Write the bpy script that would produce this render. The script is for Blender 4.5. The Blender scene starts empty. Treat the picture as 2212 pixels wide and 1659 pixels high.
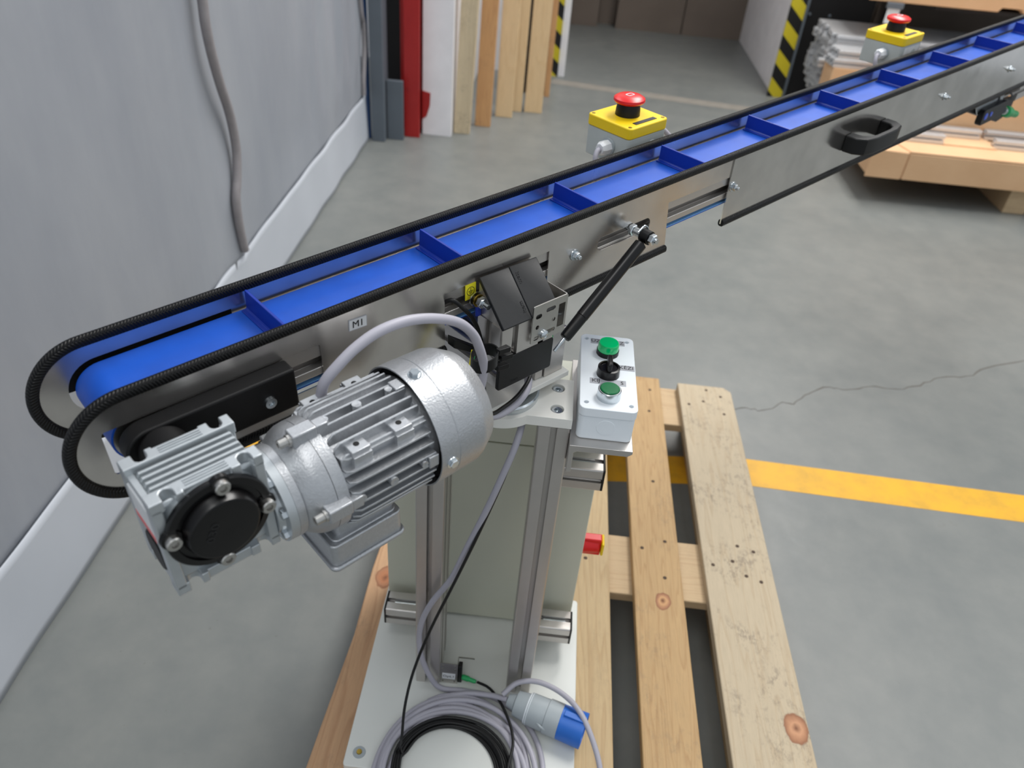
import bpy, bmesh, math, random
from mathutils import Vector, Matrix, Quaternion
random.seed(7)
S = bpy.context.scene
C = S.collection

# ---------------------------------------------------------------- camera, world, lights
R0 = Vector((0.99387676, 0.08293928, 0.07300732))      # image right
R1 = Vector((0.10829033, -0.59983322, -0.79276309))    # image down
R2 = Vector((-0.02195898, 0.7958148, -0.60514181))     # view direction
cam_d = bpy.data.cameras.new('camera')
cam_o = bpy.data.objects.new('camera', cam_d)
C.objects.link(cam_o)
mw = Matrix.Identity(4)
for i in range(3):
    mw[i][0] = R0[i]; mw[i][1] = -R1[i]; mw[i][2] = -R2[i]
CAM = Vector((-0.13968069, -1.07054426, 1.37310811))
mw.translation = CAM
cam_o.matrix_world = mw
cam_d.sensor_fit = 'HORIZONTAL'; cam_d.sensor_width = 36.0
cam_d.lens = 1680.0 / 2212.0 * 36.0
cam_d.clip_start = 0.02; cam_d.clip_end = 60
cam_d.dof.use_dof = True; cam_d.dof.focus_distance = 0.86; cam_d.dof.aperture_fstop = 6.2
S.camera = cam_o

wd = bpy.data.worlds.new('hall_air'); S.world = wd; wd.use_nodes = True
bg = wd.node_tree.nodes['Background']
bg.inputs[0].default_value = (0.86, 0.93, 1.0, 1); bg.inputs[1].default_value = 0.36

def lamp(name, loc, rot, sx, sy, power, col=(1, 1, 1)):
    d = bpy.data.lights.new(name, 'AREA'); d.shape = 'RECTANGLE'; d.size = sx; d.size_y = sy
    d.energy = power; d.color = col
    o = bpy.data.objects.new(name, d); C.objects.link(o); o.location = loc; o.rotation_euler = rot
    return o
lamp('overhead_light', (1.6, 3.3, 5.2), (0, math.radians(8), 0), 1.4, 5.0, 225, (1, 0.98, 0.95))
lamp('overhead_light', (-2.4, 2.4, 5.2), (0, 0, 0), 1.0, 5.0, 55, (0.93, 0.96, 1))
lamp('overhead_light', (4.8, 1.2, 5.0), (0, math.radians(30), 0), 1.6, 5.0, 20, (1, 0.98, 0.96))
lamp('overhead_light', (-0.8, -2.6, 5.2), (0, 0, 0), 1.2, 4.0, 40, (1, 0.99, 0.97))  # unseen fill lamp added behind the camera to brighten front faces
S.view_settings.view_transform = 'Standard'; S.view_settings.look = 'None'
S.view_settings.exposure = 0.78; S.view_settings.gamma = 1.0
S.view_settings.use_curve_mapping = False

# ---------------------------------------------------------------- materials
def lin(c):
    return tuple(((x / 255.0) / 12.92 if x / 255.0 <= 0.04045 else ((x / 255.0 + 0.055) / 1.055) ** 2.4) for x in c)
class NT:
    def __init__(s, name):
        s.m = bpy.data.materials.new(name); s.m.use_nodes = True; s.t = s.m.node_tree
        s.b = s.t.nodes['Principled BSDF']
    def n(s, typ, **kw):
        x = s.t.nodes.new(typ)
        for k, v in kw.items(): setattr(x, k, v)
        return x
    def l(s, a, b): s.t.links.new(a, b)
    def coord(s, scale=(1, 1, 1), which='Object', rot=(0, 0, 0)):
        tc = s.n('ShaderNodeTexCoord'); mp = s.n('ShaderNodeMapping')
        mp.inputs['Scale'].default_value = scale; mp.inputs['Rotation'].default_value = rot
        s.l(tc.outputs[which], mp.inputs['Vector']); return mp.outputs[0]
    def noise(s, vec, scale, detail=3, rough=0.5):
        x = s.n('ShaderNodeTexNoise'); x.inputs['Scale'].default_value = scale
        x.inputs['Detail'].default_value = detail; x.inputs['Roughness'].default_value = rough
        s.l(vec, x.inputs['Vector']); return x.outputs['Fac']
    def ramp(s, fac, stops):
        x = s.n('ShaderNodeValToRGB'); e = x.color_ramp.elements
        while len(e) < len(stops): e.new(0.5)
        for i, (p, c) in enumerate(stops):
            e[i].position = p; e[i].color = (*c, 1) if len(c) == 3 else c
        s.l(fac, x.inputs[0]); return x.outputs[0]
    def mix(s, fac, a, b, mode='MIX'):
        x = s.n('ShaderNodeMix', data_type='RGBA', blend_type=mode)
        for v, i in ((fac, 0), (a, 6), (b, 7)):
            if isinstance(v, (int, float)): x.inputs[i].default_value = v
            elif isinstance(v, tuple): x.inputs[i].default_value = (*v, 1) if len(v) == 3 else v
            else: s.l(v, x.inputs[i])
        return x.outputs[2]
    def math(s, op, a, b=None):
        x = s.n('ShaderNodeMath', operation=op)
        for v, i in ((a, 0), (b, 1)):
            if v is None: continue
            if isinstance(v, (int, float)): x.inputs[i].default_value = v
            else: s.l(v, x.inputs[i])
        return x.outputs[0]
    def bump(s, h, strength=0.3, dist=0.001):
        x = s.n('ShaderNodeBump'); x.inputs['Strength'].default_value = strength
        x.inputs['Distance'].default_value = dist; s.l(h, x.inputs['Height'])
        s.l(x.outputs[0], s.b.inputs['Normal'])
    def set(s, **kw):
        for k, v in kw.items():
            i = s.b.inputs[k.replace('_', ' ')]
            if isinstance(v, (int, float)): i.default_value = v
            elif isinstance(v, tuple): i.default_value = (*v, 1) if len(v) == 3 else v
            else: s.l(v, i)
        return s
def plain(name, rgb, rough=0.5, metal=0.0, var=0.06, vs=60, bump=0.0, bs=600, bd=0.0003, **kw):
    t = NT(name); c = lin(rgb); v = t.coord()
    n = t.noise(v, vs, 4)
    lo = tuple(x * (1 - var) for x in c); hi = tuple(min(1, x * (1 + var)) for x in c)
    t.set(Base_Color=t.ramp(n, [(0.3, lo), (0.7, hi)]), Roughness=rough, Metallic=metal, **kw)
    if bump: t.bump(t.noise(v, bs, 2), bump, bd)
    return t.m
MT = {}
MT['cast'] = plain('silver_paint', (184, 186, 189), 0.4, 0.82, 0.04, 300, 0.5, 520, 0.0006)
MT['castgrey'] = plain('cast_aluminium', (190, 195, 198), 0.4, 0.78, 0.04, 90, 0.3, 900, 0.0002)
MT['alu'] = plain('anodised_aluminium', (198, 194, 190), 0.34, 0.85, 0.02, 40)
MT['zinc'] = plain('zinc_steel', (200, 206, 210), 0.22, 1.0, 0.05, 200)
MT['steel'] = plain('bracket_steel', (190, 188, 184), 0.3, 1.0, 0.03, 80)
MT['blackpow'] = plain('black_powder_coat', (9, 8, 9), 0.5, 0.0, 0.1, 80, 0.5, 1400, 0.0003, Specular_IOR_Level=0.3)
MT['blackpla'] = plain('black_plastic', (11, 11, 12), 0.42, 0.0, 0.1, 100, 0.12, 1500, 0.0002, Specular_IOR_Level=0.35)
MT['blackgloss'] = plain('black_gloss_plastic', (9, 8, 9), 0.28, 0.0, 0.1, 60, Specular_IOR_Level=0.4)
MT['cap'] = plain('grey_black_cap', (19, 20, 22), 0.5, 0.0, 0.12, 120, 0.3, 1500, 0.0002)
MT['rubber'] = plain('black_rubber', (12, 12, 13), 0.6)
MT['dark'] = plain('dark_recess', (9, 9, 10), 0.8)
MT['whitelam'] = plain('white_laminate', (214, 216, 211), 0.4, 0.0, 0.01, 20)
MT['cream'] = plain('cream_sheet_metal', (204, 205, 188), 0.42, 0.0, 0.01, 15)
MT['greyplas'] = plain('light_grey_plastic', (230, 236, 241), 0.45, 0.0, 0.01, 40, 0.05, 900, 0.0002)
MT['estopgrey'] = plain('enclosure_grey', (178, 184, 183), 0.5, 0.0, 0.02, 40)
MT['yellow'] = plain('yellow_plastic', (236, 200, 10), 0.42, 0.0, 0.02, 40)
MT['red'] = plain('red_plastic', (216, 18, 22), 0.32, 0.0, 0.02, 40)
MT['white'] = plain('white_plastic', (226, 228, 232), 0.4, 0.0, 0.01, 40)
MT['greycable'] = plain('grey_cable', (168, 166, 176), 0.48, 0.0, 0.02, 30)
MT['blackcable'] = plain('black_cable', (8, 8, 9), 0.42, 0.0, 0.05, 30, Specular_IOR_Level=0.4)
MT['blue'] = plain('blue_plug', (22, 98, 190), 0.4, 0.0, 0.04, 40)
MT['connblue'] = plain('blue_terminal', (28, 52, 150), 0.4)
MT['plug'] = plain('plug_grey', (158, 166, 170), 0.45, 0.0, 0.02, 40)
MT['green'] = plain('green_connector', (36, 160, 92), 0.4)
MT['greenlens'] = plain('green_lens', (0, 190, 110), 0.15, 0.0, 0.02, 40, Coat_Weight=0.5)
MT['greenbtn'] = plain('green_button', (0, 104, 58), 0.3)
MT['lightblue'] = plain('light_blue_fabric', (120, 176, 232), 0.6, 0, 0.06, 400)
MT['label'] = plain('label_white', (214, 216, 218), 0.5)
MT['labelgrey'] = plain('label_grey', (170, 172, 178), 0.5)
MT['labelyellow'] = plain('label_yellow', (238, 226, 40), 0.5)
MT['ink'] = plain('ink_black', (18, 18, 20), 0.6)
MT['brass'] = plain('brass_screw', (178, 150, 70), 0.3, 1.0)
MT['led'] = plain('blue_led_window', (60, 90, 210), 0.2)
MT['nail'] = plain('rusty_nail', (74, 58, 46), 0.7, 0.3)
MT['bluesteel'] = plain('blue_paint', (44, 74, 118), 0.5, 0.0, 0.1, 8)
MT['greysteel'] = plain('grey_steel_paint', (96, 104, 112), 0.5, 0.0, 0.08, 6)
MT['whitewall'] = plain('white_wall_paint', (240, 238, 240), 0.6, 0.0, 0.05, 9, 0.2, 40, 0.003)
MT['brownwall'] = plain('brown_board_wall', (112, 100, 90), 0.7, 0.0, 0.12, 3)
MT['blackpanel'] = plain('black_panel_paint', (20, 18, 19), 0.6)
MT['tube'] = plain('grey_rubber_tube', (140, 136, 138), 0.5)
MT['earth1'] = plain('earth_yellow', (226, 214, 40), 0.45)

def stainless(name, rgb, rough):
    t = NT(name); c = lin(rgb)
    v = t.coord((3, 3, 3)); n = t.noise(v, 4.0, 4, 0.6)
    vb = t.coord((6, 1, 420)); g = t.noise(vb, 3.0, 2)
    col = t.ramp(n, [(0.25, tuple(x * 0.8 for x in c)), (0.75, tuple(min(1, x * 1.12) for x in c))])
    rr = t.math('ADD', t.math('MULTIPLY', n, 0.2), rough - 0.1)
    t.set(Base_Color=col, Roughness=rr, Metallic=0.95)
    t.bump(g, 0.05, 0.0002)
    return t.m
MT['inox'] = stainless('brushed_stainless', (216, 211, 206), 0.24)
MT['inox2'] = stainless('polished_stainless', (212, 208, 203), 0.14)
MT['whitelam_lit'] = plain('white_laminate_lit', (226, 225, 219), 0.45, 0.0, 0.01, 20)  # white laminate again, lightened for the stronger light on the upper plates
MT['alubright'] = plain('mill_finish_aluminium', (214, 215, 217), 0.35, 0.6, 0.03, 40)

t = NT('blue_belt'); v = t.coord()
n = t.noise(v, 25, 3)
t.set(Base_Color=t.ramp(n, [(0.3, lin((6, 72, 172))), (0.7, lin((10, 80, 186)))]), Roughness=0.42)
t.bump(t.noise(t.coord((1, 1, 1)), 2500, 2), 0.08, 0.0002)
MT['belt'] = t.m
t = NT('blue_flight_shaded'); t.set(Base_Color=lin((7, 46, 150)), Roughness=0.38); MT['flight'] = t.m  # same blue as the belt, darkened for the shade on the flights

t = NT('herringbone_trim')
uvn = t.n('ShaderNodeTexCoord'); sp = t.n('ShaderNodeSeparateXYZ'); t.l(uvn.outputs['UV'], sp.inputs[0])
ab = t.math('ABSOLUTE', t.math('SUBTRACT', t.math('FRACT', t.math('MULTIPLY', sp.outputs[1], 3.0)), 0.5))
ph = t.math('ADD', t.math('MULTIPLY', sp.outputs[0], 1.0), t.math('MULTIPLY', ab, 2.2))
hh = t.math('SINE', t.math('MULTIPLY', ph, 6.2832))
t.set(Base_Color=lin((7, 7, 8)), Roughness=0.42, Specular_IOR_Level=0.3)
t.bump(hh, 0.9, 0.0004)
MT['trim'] = t.m

def wood(name, base, dark, axis=1, seed=0.0, knots=(), stains=0.0, ring=22.0):
    t = NT(name); tc = t.n('ShaderNodeTexCoord'); ad = t.n('ShaderNodeVectorMath', operation='ADD')
    ad.inputs[1].default_value = (seed * 1.7, seed * 0.9, seed * 2.3); t.l(tc.outputs['Object'], ad.inputs[0])
    sc = [1.0, 1.0, 1.0]; sc[axis] = 0.06
    mp = t.n('ShaderNodeMapping'); mp.inputs['Scale'].default_value = sc; t.l(ad.outputs[0], mp.inputs[0])
    big = t.noise(mp.outputs[0], ring, 2, 0.5)
    rings = t.math('FRACT', t.math('MULTIPLY', big, 9.0))
    fine = t.noise(mp.outputs[0], 420.0, 3, 0.6)
    b = lin(base); d = lin(dark)
    d = tuple(x * 0.55 + y * 0.45 for x, y in zip(b, d))
    c1 = t.ramp(rings, [(0.0, b), (0.6, tuple(x * 0.96 for x in b)), (0.9, d), (1.0, b)])
    c2 = t.mix(0.28, c1, t.ramp(fine, [(0.3, tuple(x * 0.72 for x in b)), (0.65, tuple(min(1, x * 1.08) for x in b))]))
    if stains:
        s = t.noise(ad.outputs[0], 9.0, 6, 0.7)
        s2 = t.noise(t.coord((1, 0.45, 1)), 130.0, 5, 0.75)
        mk = t.math('MULTIPLY', t.ramp(s, [(0.5, (0, 0, 0)), (0.7, (1, 1, 1))]), t.ramp(s2, [(0.48, (0, 0, 0)), (0.6, (1, 1, 1))]))
        c2 = t.mix(t.math('MULTIPLY', mk, stains), c2, lin((104, 94, 84)))
    for (kx, ky, kr, kc) in knots:
        off = t.n('ShaderNodeVectorMath', operation='SUBTRACT'); off.inputs[1].default_value = (kx, ky, 0)
        t.l(tc.outputs['Object'], off.inputs[0])
        m2 = t.n('ShaderNodeMapping'); m2.inputs['Scale'].default_value = (1, 0.72, 0); t.l(off.outputs[0], m2.inputs[0])
        ln = t.n('ShaderNodeVectorMath', operation='LENGTH'); t.l(m2.outputs[0], ln.inputs[0])
        wob = t.math('ADD', ln.outputs['Value'], t.math('MULTIPLY', t.math('SUBTRACT', t.noise(ad.outputs[0], 60, 2), 0.5), kr * 0.5))
        rr = t.math('DIVIDE', wob, kr)
        kcol = t.ramp(rr, [(0.0, lin((110, 66, 40))), (0.4, lin(kc)), (0.75, lin((160, 112, 80))), (1.0, lin((120, 74, 48)))])
        c2 = t.mix(t.ramp(rr, [(0.9, (1, 1, 1)), (1.1, (0, 0, 0))]), c2, kcol)
    t.set(Base_Color=c2, Roughness=0.7)
    t.bump(fine, 0.35, 0.001)
    return t.m
MT['pine_pale'] = wood('pine_pale', (184, 168, 142), (162, 138, 106), 1, 1.3, ((0.372, -0.333, 0.021, (190, 140, 104)),), 0.8)
MT['pine_mid'] = wood('pine_mid', (182, 150, 106), (140, 98, 58), 1, 4.1, ((0.163, -0.1, 0.016, (196, 150, 104)),), 0.35, 40)
MT['pine_warm'] = wood('pine_warm', (188, 163, 124), (156, 122, 82), 1, 7.7, (), 0.2)
MT['pine_left'] = wood('pine_left', (188, 150, 114), (140, 94, 62), 1, 11.2, ((-0.375, -0.12, 0.02, (168, 110, 74)),), 0.3)
MT['pine_cross'] = wood('pine_cross', (194, 168, 132), (162, 130, 96), 0, 2.9, (), 0.3)
MT['plank_a'] = wood('plank_grey_pine', (208, 190, 158), (170, 146, 112), 2, 5.3, (), 0.6)
MT['plank_b'] = wood('plank_orange_pine', (206, 158, 108), (160, 108, 70), 2, 8.3, (), 0.5)
MT['plank_c'] = wood('plank_light_pine', (226, 196, 152), (204, 168, 120), 2, 3.3, (), 0.1)

t = NT('cardboard'); v = t.coord()
n = t.noise(v, 5, 5); n2 = t.noise(t.coord((1, 40, 40)), 20, 2)
t.set(Base_Color=t.mix(0.25, t.ramp(n, [(0.3, lin((214, 172, 130))), (0.7, lin((226, 186, 144)))]), t.ramp(n2, [(0.3, lin((180, 140, 104))), (0.7, lin((206, 168, 130)))])), Roughness=0.75)
MT['card'] = t.m

t = NT('concrete_floor_paint'); v = t.coord()
a = t.noise(v, 1.3, 6, 0.6); b2 = t.noise(v, 9.0, 5, 0.65); c3 = t.noise(v, 55, 3, 0.6)
col = t.ramp(a, [(0.3, lin((108, 112, 111))), (0.7, lin((122, 124, 121)))])
col = t.mix(0.35, col, t.ramp(b2, [(0.35, lin((104, 108, 107))), (0.65, lin((128, 129, 125)))]))
col = t.mix(t.ramp(b2, [(0.68, (0, 0, 0)), (0.8, (0.45, 0.45, 0.45))]), col, lin((97, 92, 85)))
col = t.mix(t.ramp(c3, [(0.7, (0, 0, 0)), (0.78, (0.5, 0.5, 0.5))]), col, lin((92, 89, 84)))
t.set(Base_Color=col, Roughness=t.ramp(a, [(0.3, (0.32,) * 3), (0.7, (0.48,) * 3)]))
t.bump(t.noise(v, 24, 4), 0.12, 0.004)
MT['floor'] = t.m

t = NT('pvc_curtain'); v = t.coord((1, 1, 0.35))
n = t.noise(v, 3.5, 5, 0.6)
t.set(Base_Color=t.ramp(n, [(0.3, lin((142, 147, 156))), (0.7, lin((156, 160, 167)))]), Roughness=0.5)
t.bump(t.noise(v, 6, 4), 0.3, 0.02)
MT['curtain'] = t.m
MT['hem'] = plain('pvc_hem', (188, 193, 201), 0.45, 0.0, 0.03, 5)

t = NT('red_steel_paint'); v = t.coord()
n = t.noise(t.coord((1, 1, 0.4)), 14, 6, 0.7)
t.set(Base_Color=t.ramp(n, [(0.28, lin((66, 24, 22))), (0.36, lin((164, 28, 28))), (0.7, lin((176, 34, 32)))]), Roughness=0.42)
MT['redsteel'] = t.m

t = NT('hazard_stripe'); tc = t.n('ShaderNodeTexCoord'); sp = t.n('ShaderNodeSeparateXYZ'); t.l(tc.outputs['Object'], sp.inputs[0])
s = t.math('FRACT', t.math('MULTIPLY', t.math('ADD', sp.outputs[2], t.math('MULTIPLY', sp.outputs[0], 0.9)), 1 / 0.16))
t.set(Base_Color=t.ramp(t.math('GREATER_THAN', s, 0.5), [(0.0, lin((24, 23, 22))), (1.0, lin((208, 190, 40)))]), Roughness=0.55)
MT['hazard'] = t.m
t = NT('yellow_floor_paint'); n = t.noise(t.coord(), 14, 6, 0.7)
t.set(Base_Color=t.ramp(n, [(0.25, lin((196, 150, 44))), (0.6, lin((226, 168, 28)))]), Roughness=0.5)
MT['yline'] = t.m
# ---------------------------------------------------------------- mesh helpers
class MB:
    """collects shapes, in the coordinates of the thing's frame"""
    def __init__(s): s.bm = bmesh.new(); s.uv = None
    def face(s, vs):
        try: return s.bm.faces.new(vs)
        except ValueError: return None
    def box(s, x0, x1, y0, y1, z0, z1):
        v = [s.bm.verts.new(p) for p in ((x0, y0, z0), (x1, y0, z0), (x1, y1, z0), (x0, y1, z0), (x0, y0, z1), (x1, y0, z1), (x1, y1, z1), (x0, y1, z1))]
        for f in ((0, 3, 2, 1), (4, 5, 6, 7), (0, 1, 5, 4), (1, 2, 6, 5), (2, 3, 7, 6), (3, 0, 4, 7)): s.face([v[i] for i in f])
        return s
    def hexa(s, pts):
        v = [s.bm.verts.new(p) for p in pts]
        for f in ((0, 3, 2, 1), (4, 5, 6, 7), (0, 1, 5, 4), (1, 2, 6, 5), (2, 3, 7, 6), (3, 0, 4, 7)): s.face([v[i] for i in f])
        return s
    def prism(s, poly, o, ex, ey, ez, d):
        """2d polygon (a,b) placed at o + a*ex + b*ey, extruded by d along ez; may be concave"""
        o, ex, ey, ez = Vector(o), Vector(ex), Vector(ey), Vector(ez)
        A = [s.bm.verts.new(o + ex * a + ey * b) for a, b in poly]
        B = [s.bm.verts.new(o + ex * a + ey * b + ez * d) for a, b in poly]
        n = len(poly)
        s.face(A[::-1]); s.face(B)
        for i in range(n): s.face([A[i], A[(i + 1) % n], B[(i + 1) % n], B[i]])
        return s
    def holed(s, loops, o, ex, ey, ez, d):
        """plate with holes: loops[0] outer, others holes"""
        o, ex, ey, ez = Vector(o), Vector(ex), Vector(ey), Vector(ez)
        tmp = bmesh.new(); edges = []
        for lp in loops:
            vs = [tmp.verts.new((a, b, 0)) for a, b in lp]
            edges += [tmp.edges.new((vs[i], vs[(i + 1) % len(vs)])) for i in range(len(vs))]
        bmesh.ops.triangle_fill(tmp, use_beauty=True, use_dissolve=False, edges=edges, normal=(0, 0, 1))
        tmp.verts.ensure_lookup_table(); tmp.verts.index_update()
        P = [v.co.copy() for v in tmp.verts]
        A = [s.bm.verts.new(o + ex * p.x + ey * p.y) for p in P]
        B = [s.bm.verts.new(o + ex * p.x + ey * p.y + ez * d) for p in P]
        for f in tmp.faces:
            ix = [v.index for v in f.verts]
            s.face([A[i] for i in ix][::-1]); s.face([B[i] for i in ix])
        k = 0
        for lp in loops:
            n = len(lp)
            for i in range(n):
                a, b = k + i, k + (i + 1) % n
                s.face([A[a], A[b], B[b], B[a]])
            k += n
        tmp.free(); return s
    def lathe(s, prof, o, ax, seg=32, caps=True):
        """profile [(distance along axis, radius)]"""
        o = Vector(o); ax = Vector(ax).normalized()
        h = Vector((0, 0, 1)) if abs(ax.z) < 0.9 else Vector((1, 0, 0))
        e1 = ax.cross(h).normalized(); e2 = ax.cross(e1)
        rings = []
        for d, r in prof:
            if r < 1e-6: rings.append([s.bm.verts.new(o + ax * d)])
            else: rings.append([s.bm.verts.new(o + ax * d + (e1 * math.cos(2 * math.pi * i / seg) + e2 * math.sin(2 * math.pi * i / seg)) * r) for i in range(seg)])
        for a, b in zip(rings, rings[1:]):
            for i in range(seg):
                j = (i + 1) % seg
                if len(a) == 1 and len(b) == 1: continue
                if len(a) == 1: s.face([a[0], b[j], b[i]])
                elif len(b) == 1: s.face([a[i], a[j], b[0]])
                else: s.face([a[i], a[j], b[j], b[i]])
        if caps:
            if len(rings[0]) > 1: s.face(rings[0][::-1])
            if len(rings[-1]) > 1: s.face(rings[-1])
        return s
    def cyl(s, p0, p1, r, seg=24, r1=None, ch=0.0):
        p0, p1 = Vector(p0), Vector(p1); d = (p1 - p0).length; r1 = r if r1 is None else r1
        pr = [(0, r), (d, r1)] if not ch else [(0, r - ch), (ch, r), (d - ch, r1), (d, r1 - ch)]
        return s.lathe(pr, p0, p1 - p0, seg)
    def tube(s, pts, r, seg=12, cap=True):
        pts = [Vector(p) for p in pts]; n = len(pts); up = None; prev = None
        for i, p in enumerate(pts):
            tg = (pts[min(i + 1, n - 1)] - pts[max(i - 1, 0)]).normalized()
            if up is None:
                h = Vector((0, 0, 1)) if abs(tg.z) < 0.9 else Vector((1, 0, 0))
                up = tg.cross(h).normalized()
            else:
                up = (up - tg * up.dot(tg)).normalized()
            e2 = tg.cross(up)
            ring = [s.bm.verts.new(p + (up * math.cos(2 * math.pi * k / seg) + e2 * math.sin(2 * math.pi * k / seg)) * r) for k in range(seg)]
            if prev:
                for k in range(seg): s.face([prev[k], prev[(k + 1) % seg], ring[(k + 1) % seg], ring[k]])
            elif cap: s.face(ring[::-1])
            prev = ring
        if cap: s.face(prev)
        return s
    def hexhead(s, p, ax, r, h):
        return s.lathe([(0, r), (h * 0.8, r), (h, r * 0.86)], p, ax, 6)
    def sweep_uv(s, path, section, closed=False):
        """path: list of (point, in-plane normal, side vec); section: closed list (n, side); uv = arc length / 4 mm, section param"""
        uv = s.bm.loops.layers.uv.verify(); L = 0.0; prev = None; pp = None; m = len(section)
        for (p, nrm, sd) in path:
            if pp is not None: L += (Vector(p) - pp).length
            ring = [s.bm.verts.new(Vector(p) + Vector(nrm) * a + Vector(sd) * b) for a, b in section]
            if prev:
                for k in range(m):
                    f = s.face([prev[0][k], prev[0][(k + 1) % m], ring[(k + 1) % m], ring[k]])
                    if f:
                        for lo, (U, V) in zip(f.loops, ((prev[1], k / m), (prev[1], (k + 1) / m), (L, (k + 1) / m), (L, k / m))):
                            lo[uv].uv = (U / 0.0028, V)
            else: s.face(ring[::-1])
            prev = (ring, L); pp = Vector(p)
        s.face(prev[0])
        return s
ORG = {}
def rootorg(o):
    while o.parent: o = o.parent
    return ORG.get(o.name, Vector((0, 0, 0)))
def finish(bm, org, smooth=35):
    bmesh.ops.remove_doubles(bm, verts=bm.verts, dist=1e-7)
    bmesh.ops.recalc_face_normals(bm, faces=bm.faces)
    if org.length: bmesh.ops.translate(bm, verts=bm.verts, vec=-org)
    for f in bm.faces: f.smooth = True
    for e in bm.edges:
        if len(e.link_faces) == 2:
            try:
                if e.calc_face_angle() > math.radians(smooth): e.smooth = False
            except ValueError: pass
def setp(o, label=None, cat=None, group=None, kind=None):
    for k, v in (('label', label), ('category', cat), ('group', group), ('kind', kind)):
        if v: o[k] = v
    return o
def part(name, mb, mat, parent, bev=0.0, seg=2, smooth=35, label=None, kind=None):
    finish(mb.bm, rootorg(parent), smooth)
    me = bpy.data.meshes.new(name); mb.bm.to_mesh(me); mb.bm.free()
    me.materials.append(MT[mat] if isinstance(mat, str) else mat)
    o = bpy.data.objects.new(name, me); C.objects.link(o); o.parent = parent
    if bev: addbev(o, bev, seg)
    if smooth < 60: wn(o)
    return setp(o, label, kind=kind)
def wn(o):
    m = o.modifiers.new('normals', 'WEIGHTED_NORMAL'); m.mode = 'FACE_AREA'; m.weight = 80; m.keep_sharp = True
def addbev(o, w, seg=2):
    m = o.modifiers.new('edge', 'BEVEL'); m.width = w; m.segments = seg; m.limit_method = 'ANGLE'; m.angle_limit = math.radians(40); m.use_clamp_overlap = True; m.harden_normals = False
def thing(name, label, cat, org=(0, 0, 0), frame=None, group=None):
    o = bpy.data.objects.new(name, None); C.objects.link(o); org = Vector(org)
    o.empty_display_size = 0.05
    o.matrix_world = (frame or Matrix.Identity(4)) @ Matrix.Translation(org)
    ORG[o.name] = org
    return setp(o, label, cat, group)
def solo(name, mb, mat, label=None, cat=None, group=None, kind=None, bev=0.0, org=None, smooth=35, frame=None):
    if org is None:
        bb = [v.co for v in mb.bm.verts]
        org = Vector(((min(v.x for v in bb) + max(v.x for v in bb)) / 2, (min(v.y for v in bb) + max(v.y for v in bb)) / 2, min(v.z for v in bb)))
    org = Vector(org); finish(mb.bm, org, smooth)
    me = bpy.data.meshes.new(name); mb.bm.to_mesh(me); mb.bm.free(); me.materials.append(MT[mat])
    o = bpy.data.objects.new(name, me); C.objects.link(o)
    o.matrix_world = (frame or Matrix.Identity(4)) @ Matrix.Translation(org)
    ORG[o.name] = org
    if bev: addbev(o, bev)
    if smooth < 60: wn(o)
    return setp(o, label, cat, group, kind)
def text_mb(txt, size, o, ex, ey, ez, depth=0.0002, align='CENTER', cond=1.0, bold=0.0):
    """lettering centred at o, running along ex, up along ey"""
    cu = bpy.data.curves.new('lettering', 'FONT'); cu.body = txt; cu.size = size; cu.align_x = align; cu.align_y = 'CENTER'
    cu.extrude = depth / 2; cu.offset = bold; cu.resolution_u = 2
    ob = bpy.data.objects.new('lettering', cu); C.objects.link(ob)
    dg = bpy.context.evaluated_depsgraph_get(); ev = ob.evaluated_get(dg); me = ev.to_mesh()
    mb = MB(); o, ex, ey, ez = Vector(o), Vector(ex), Vector(ey), Vector(ez)
    vs = [mb.bm.verts.new(o + ex * v.co.x * cond + ey * v.co.y + ez * (v.co.z + depth / 2)) for v in me.vertices]
    for p in me.polygons: mb.face([vs[i] for i in p.vertices])
    ev.to_mesh_clear(); bpy.data.objects.remove(ob); bpy.data.curves.remove(cu)
    return mb
def rrect(x0, x1, y0, y1, r, n=5):
    out = []
    for cx, cy, a0 in ((x1 - r, y0 + r, -90), (x1 - r, y1 - r, 0), (x0 + r, y1 - r, 90), (x0 + r, y0 + r, 180)):
        for i in range(n + 1):
            a = math.radians(a0 + 90 * i / n); out.append((cx + r * math.cos(a), cy + r * math.sin(a)))
    return out
def circ(cx, cy, r, n=24, a0=0, a1=360):
    full = a1 - a0 == 360
    return [(cx + r * math.cos(math.radians(a0 + (a1 - a0) * i / (n if full else n - 1))), cy + r * math.sin(math.radians(a0 + (a1 - a0) * i / (n if full else n - 1)))) for i in range(n)]
def spline(pts, n=10):
    P = [Vector(p) for p in pts]; P = [P[0] * 2 - P[1]] + P + [P[-1] * 2 - P[-2]]; out = []
    for i in range(1, len(P) - 2):
        a, b, c, d = P[i - 1:i + 3]
        for k in range(n):
            t = k / n
            out.append(0.5 * ((2 * b) + (c - a) * t + (2 * a - 5 * b + 4 * c - d) * t * t + (3 * b - a - 3 * c + d) * t ** 3))
    out.append(P[-2]); return out
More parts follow.
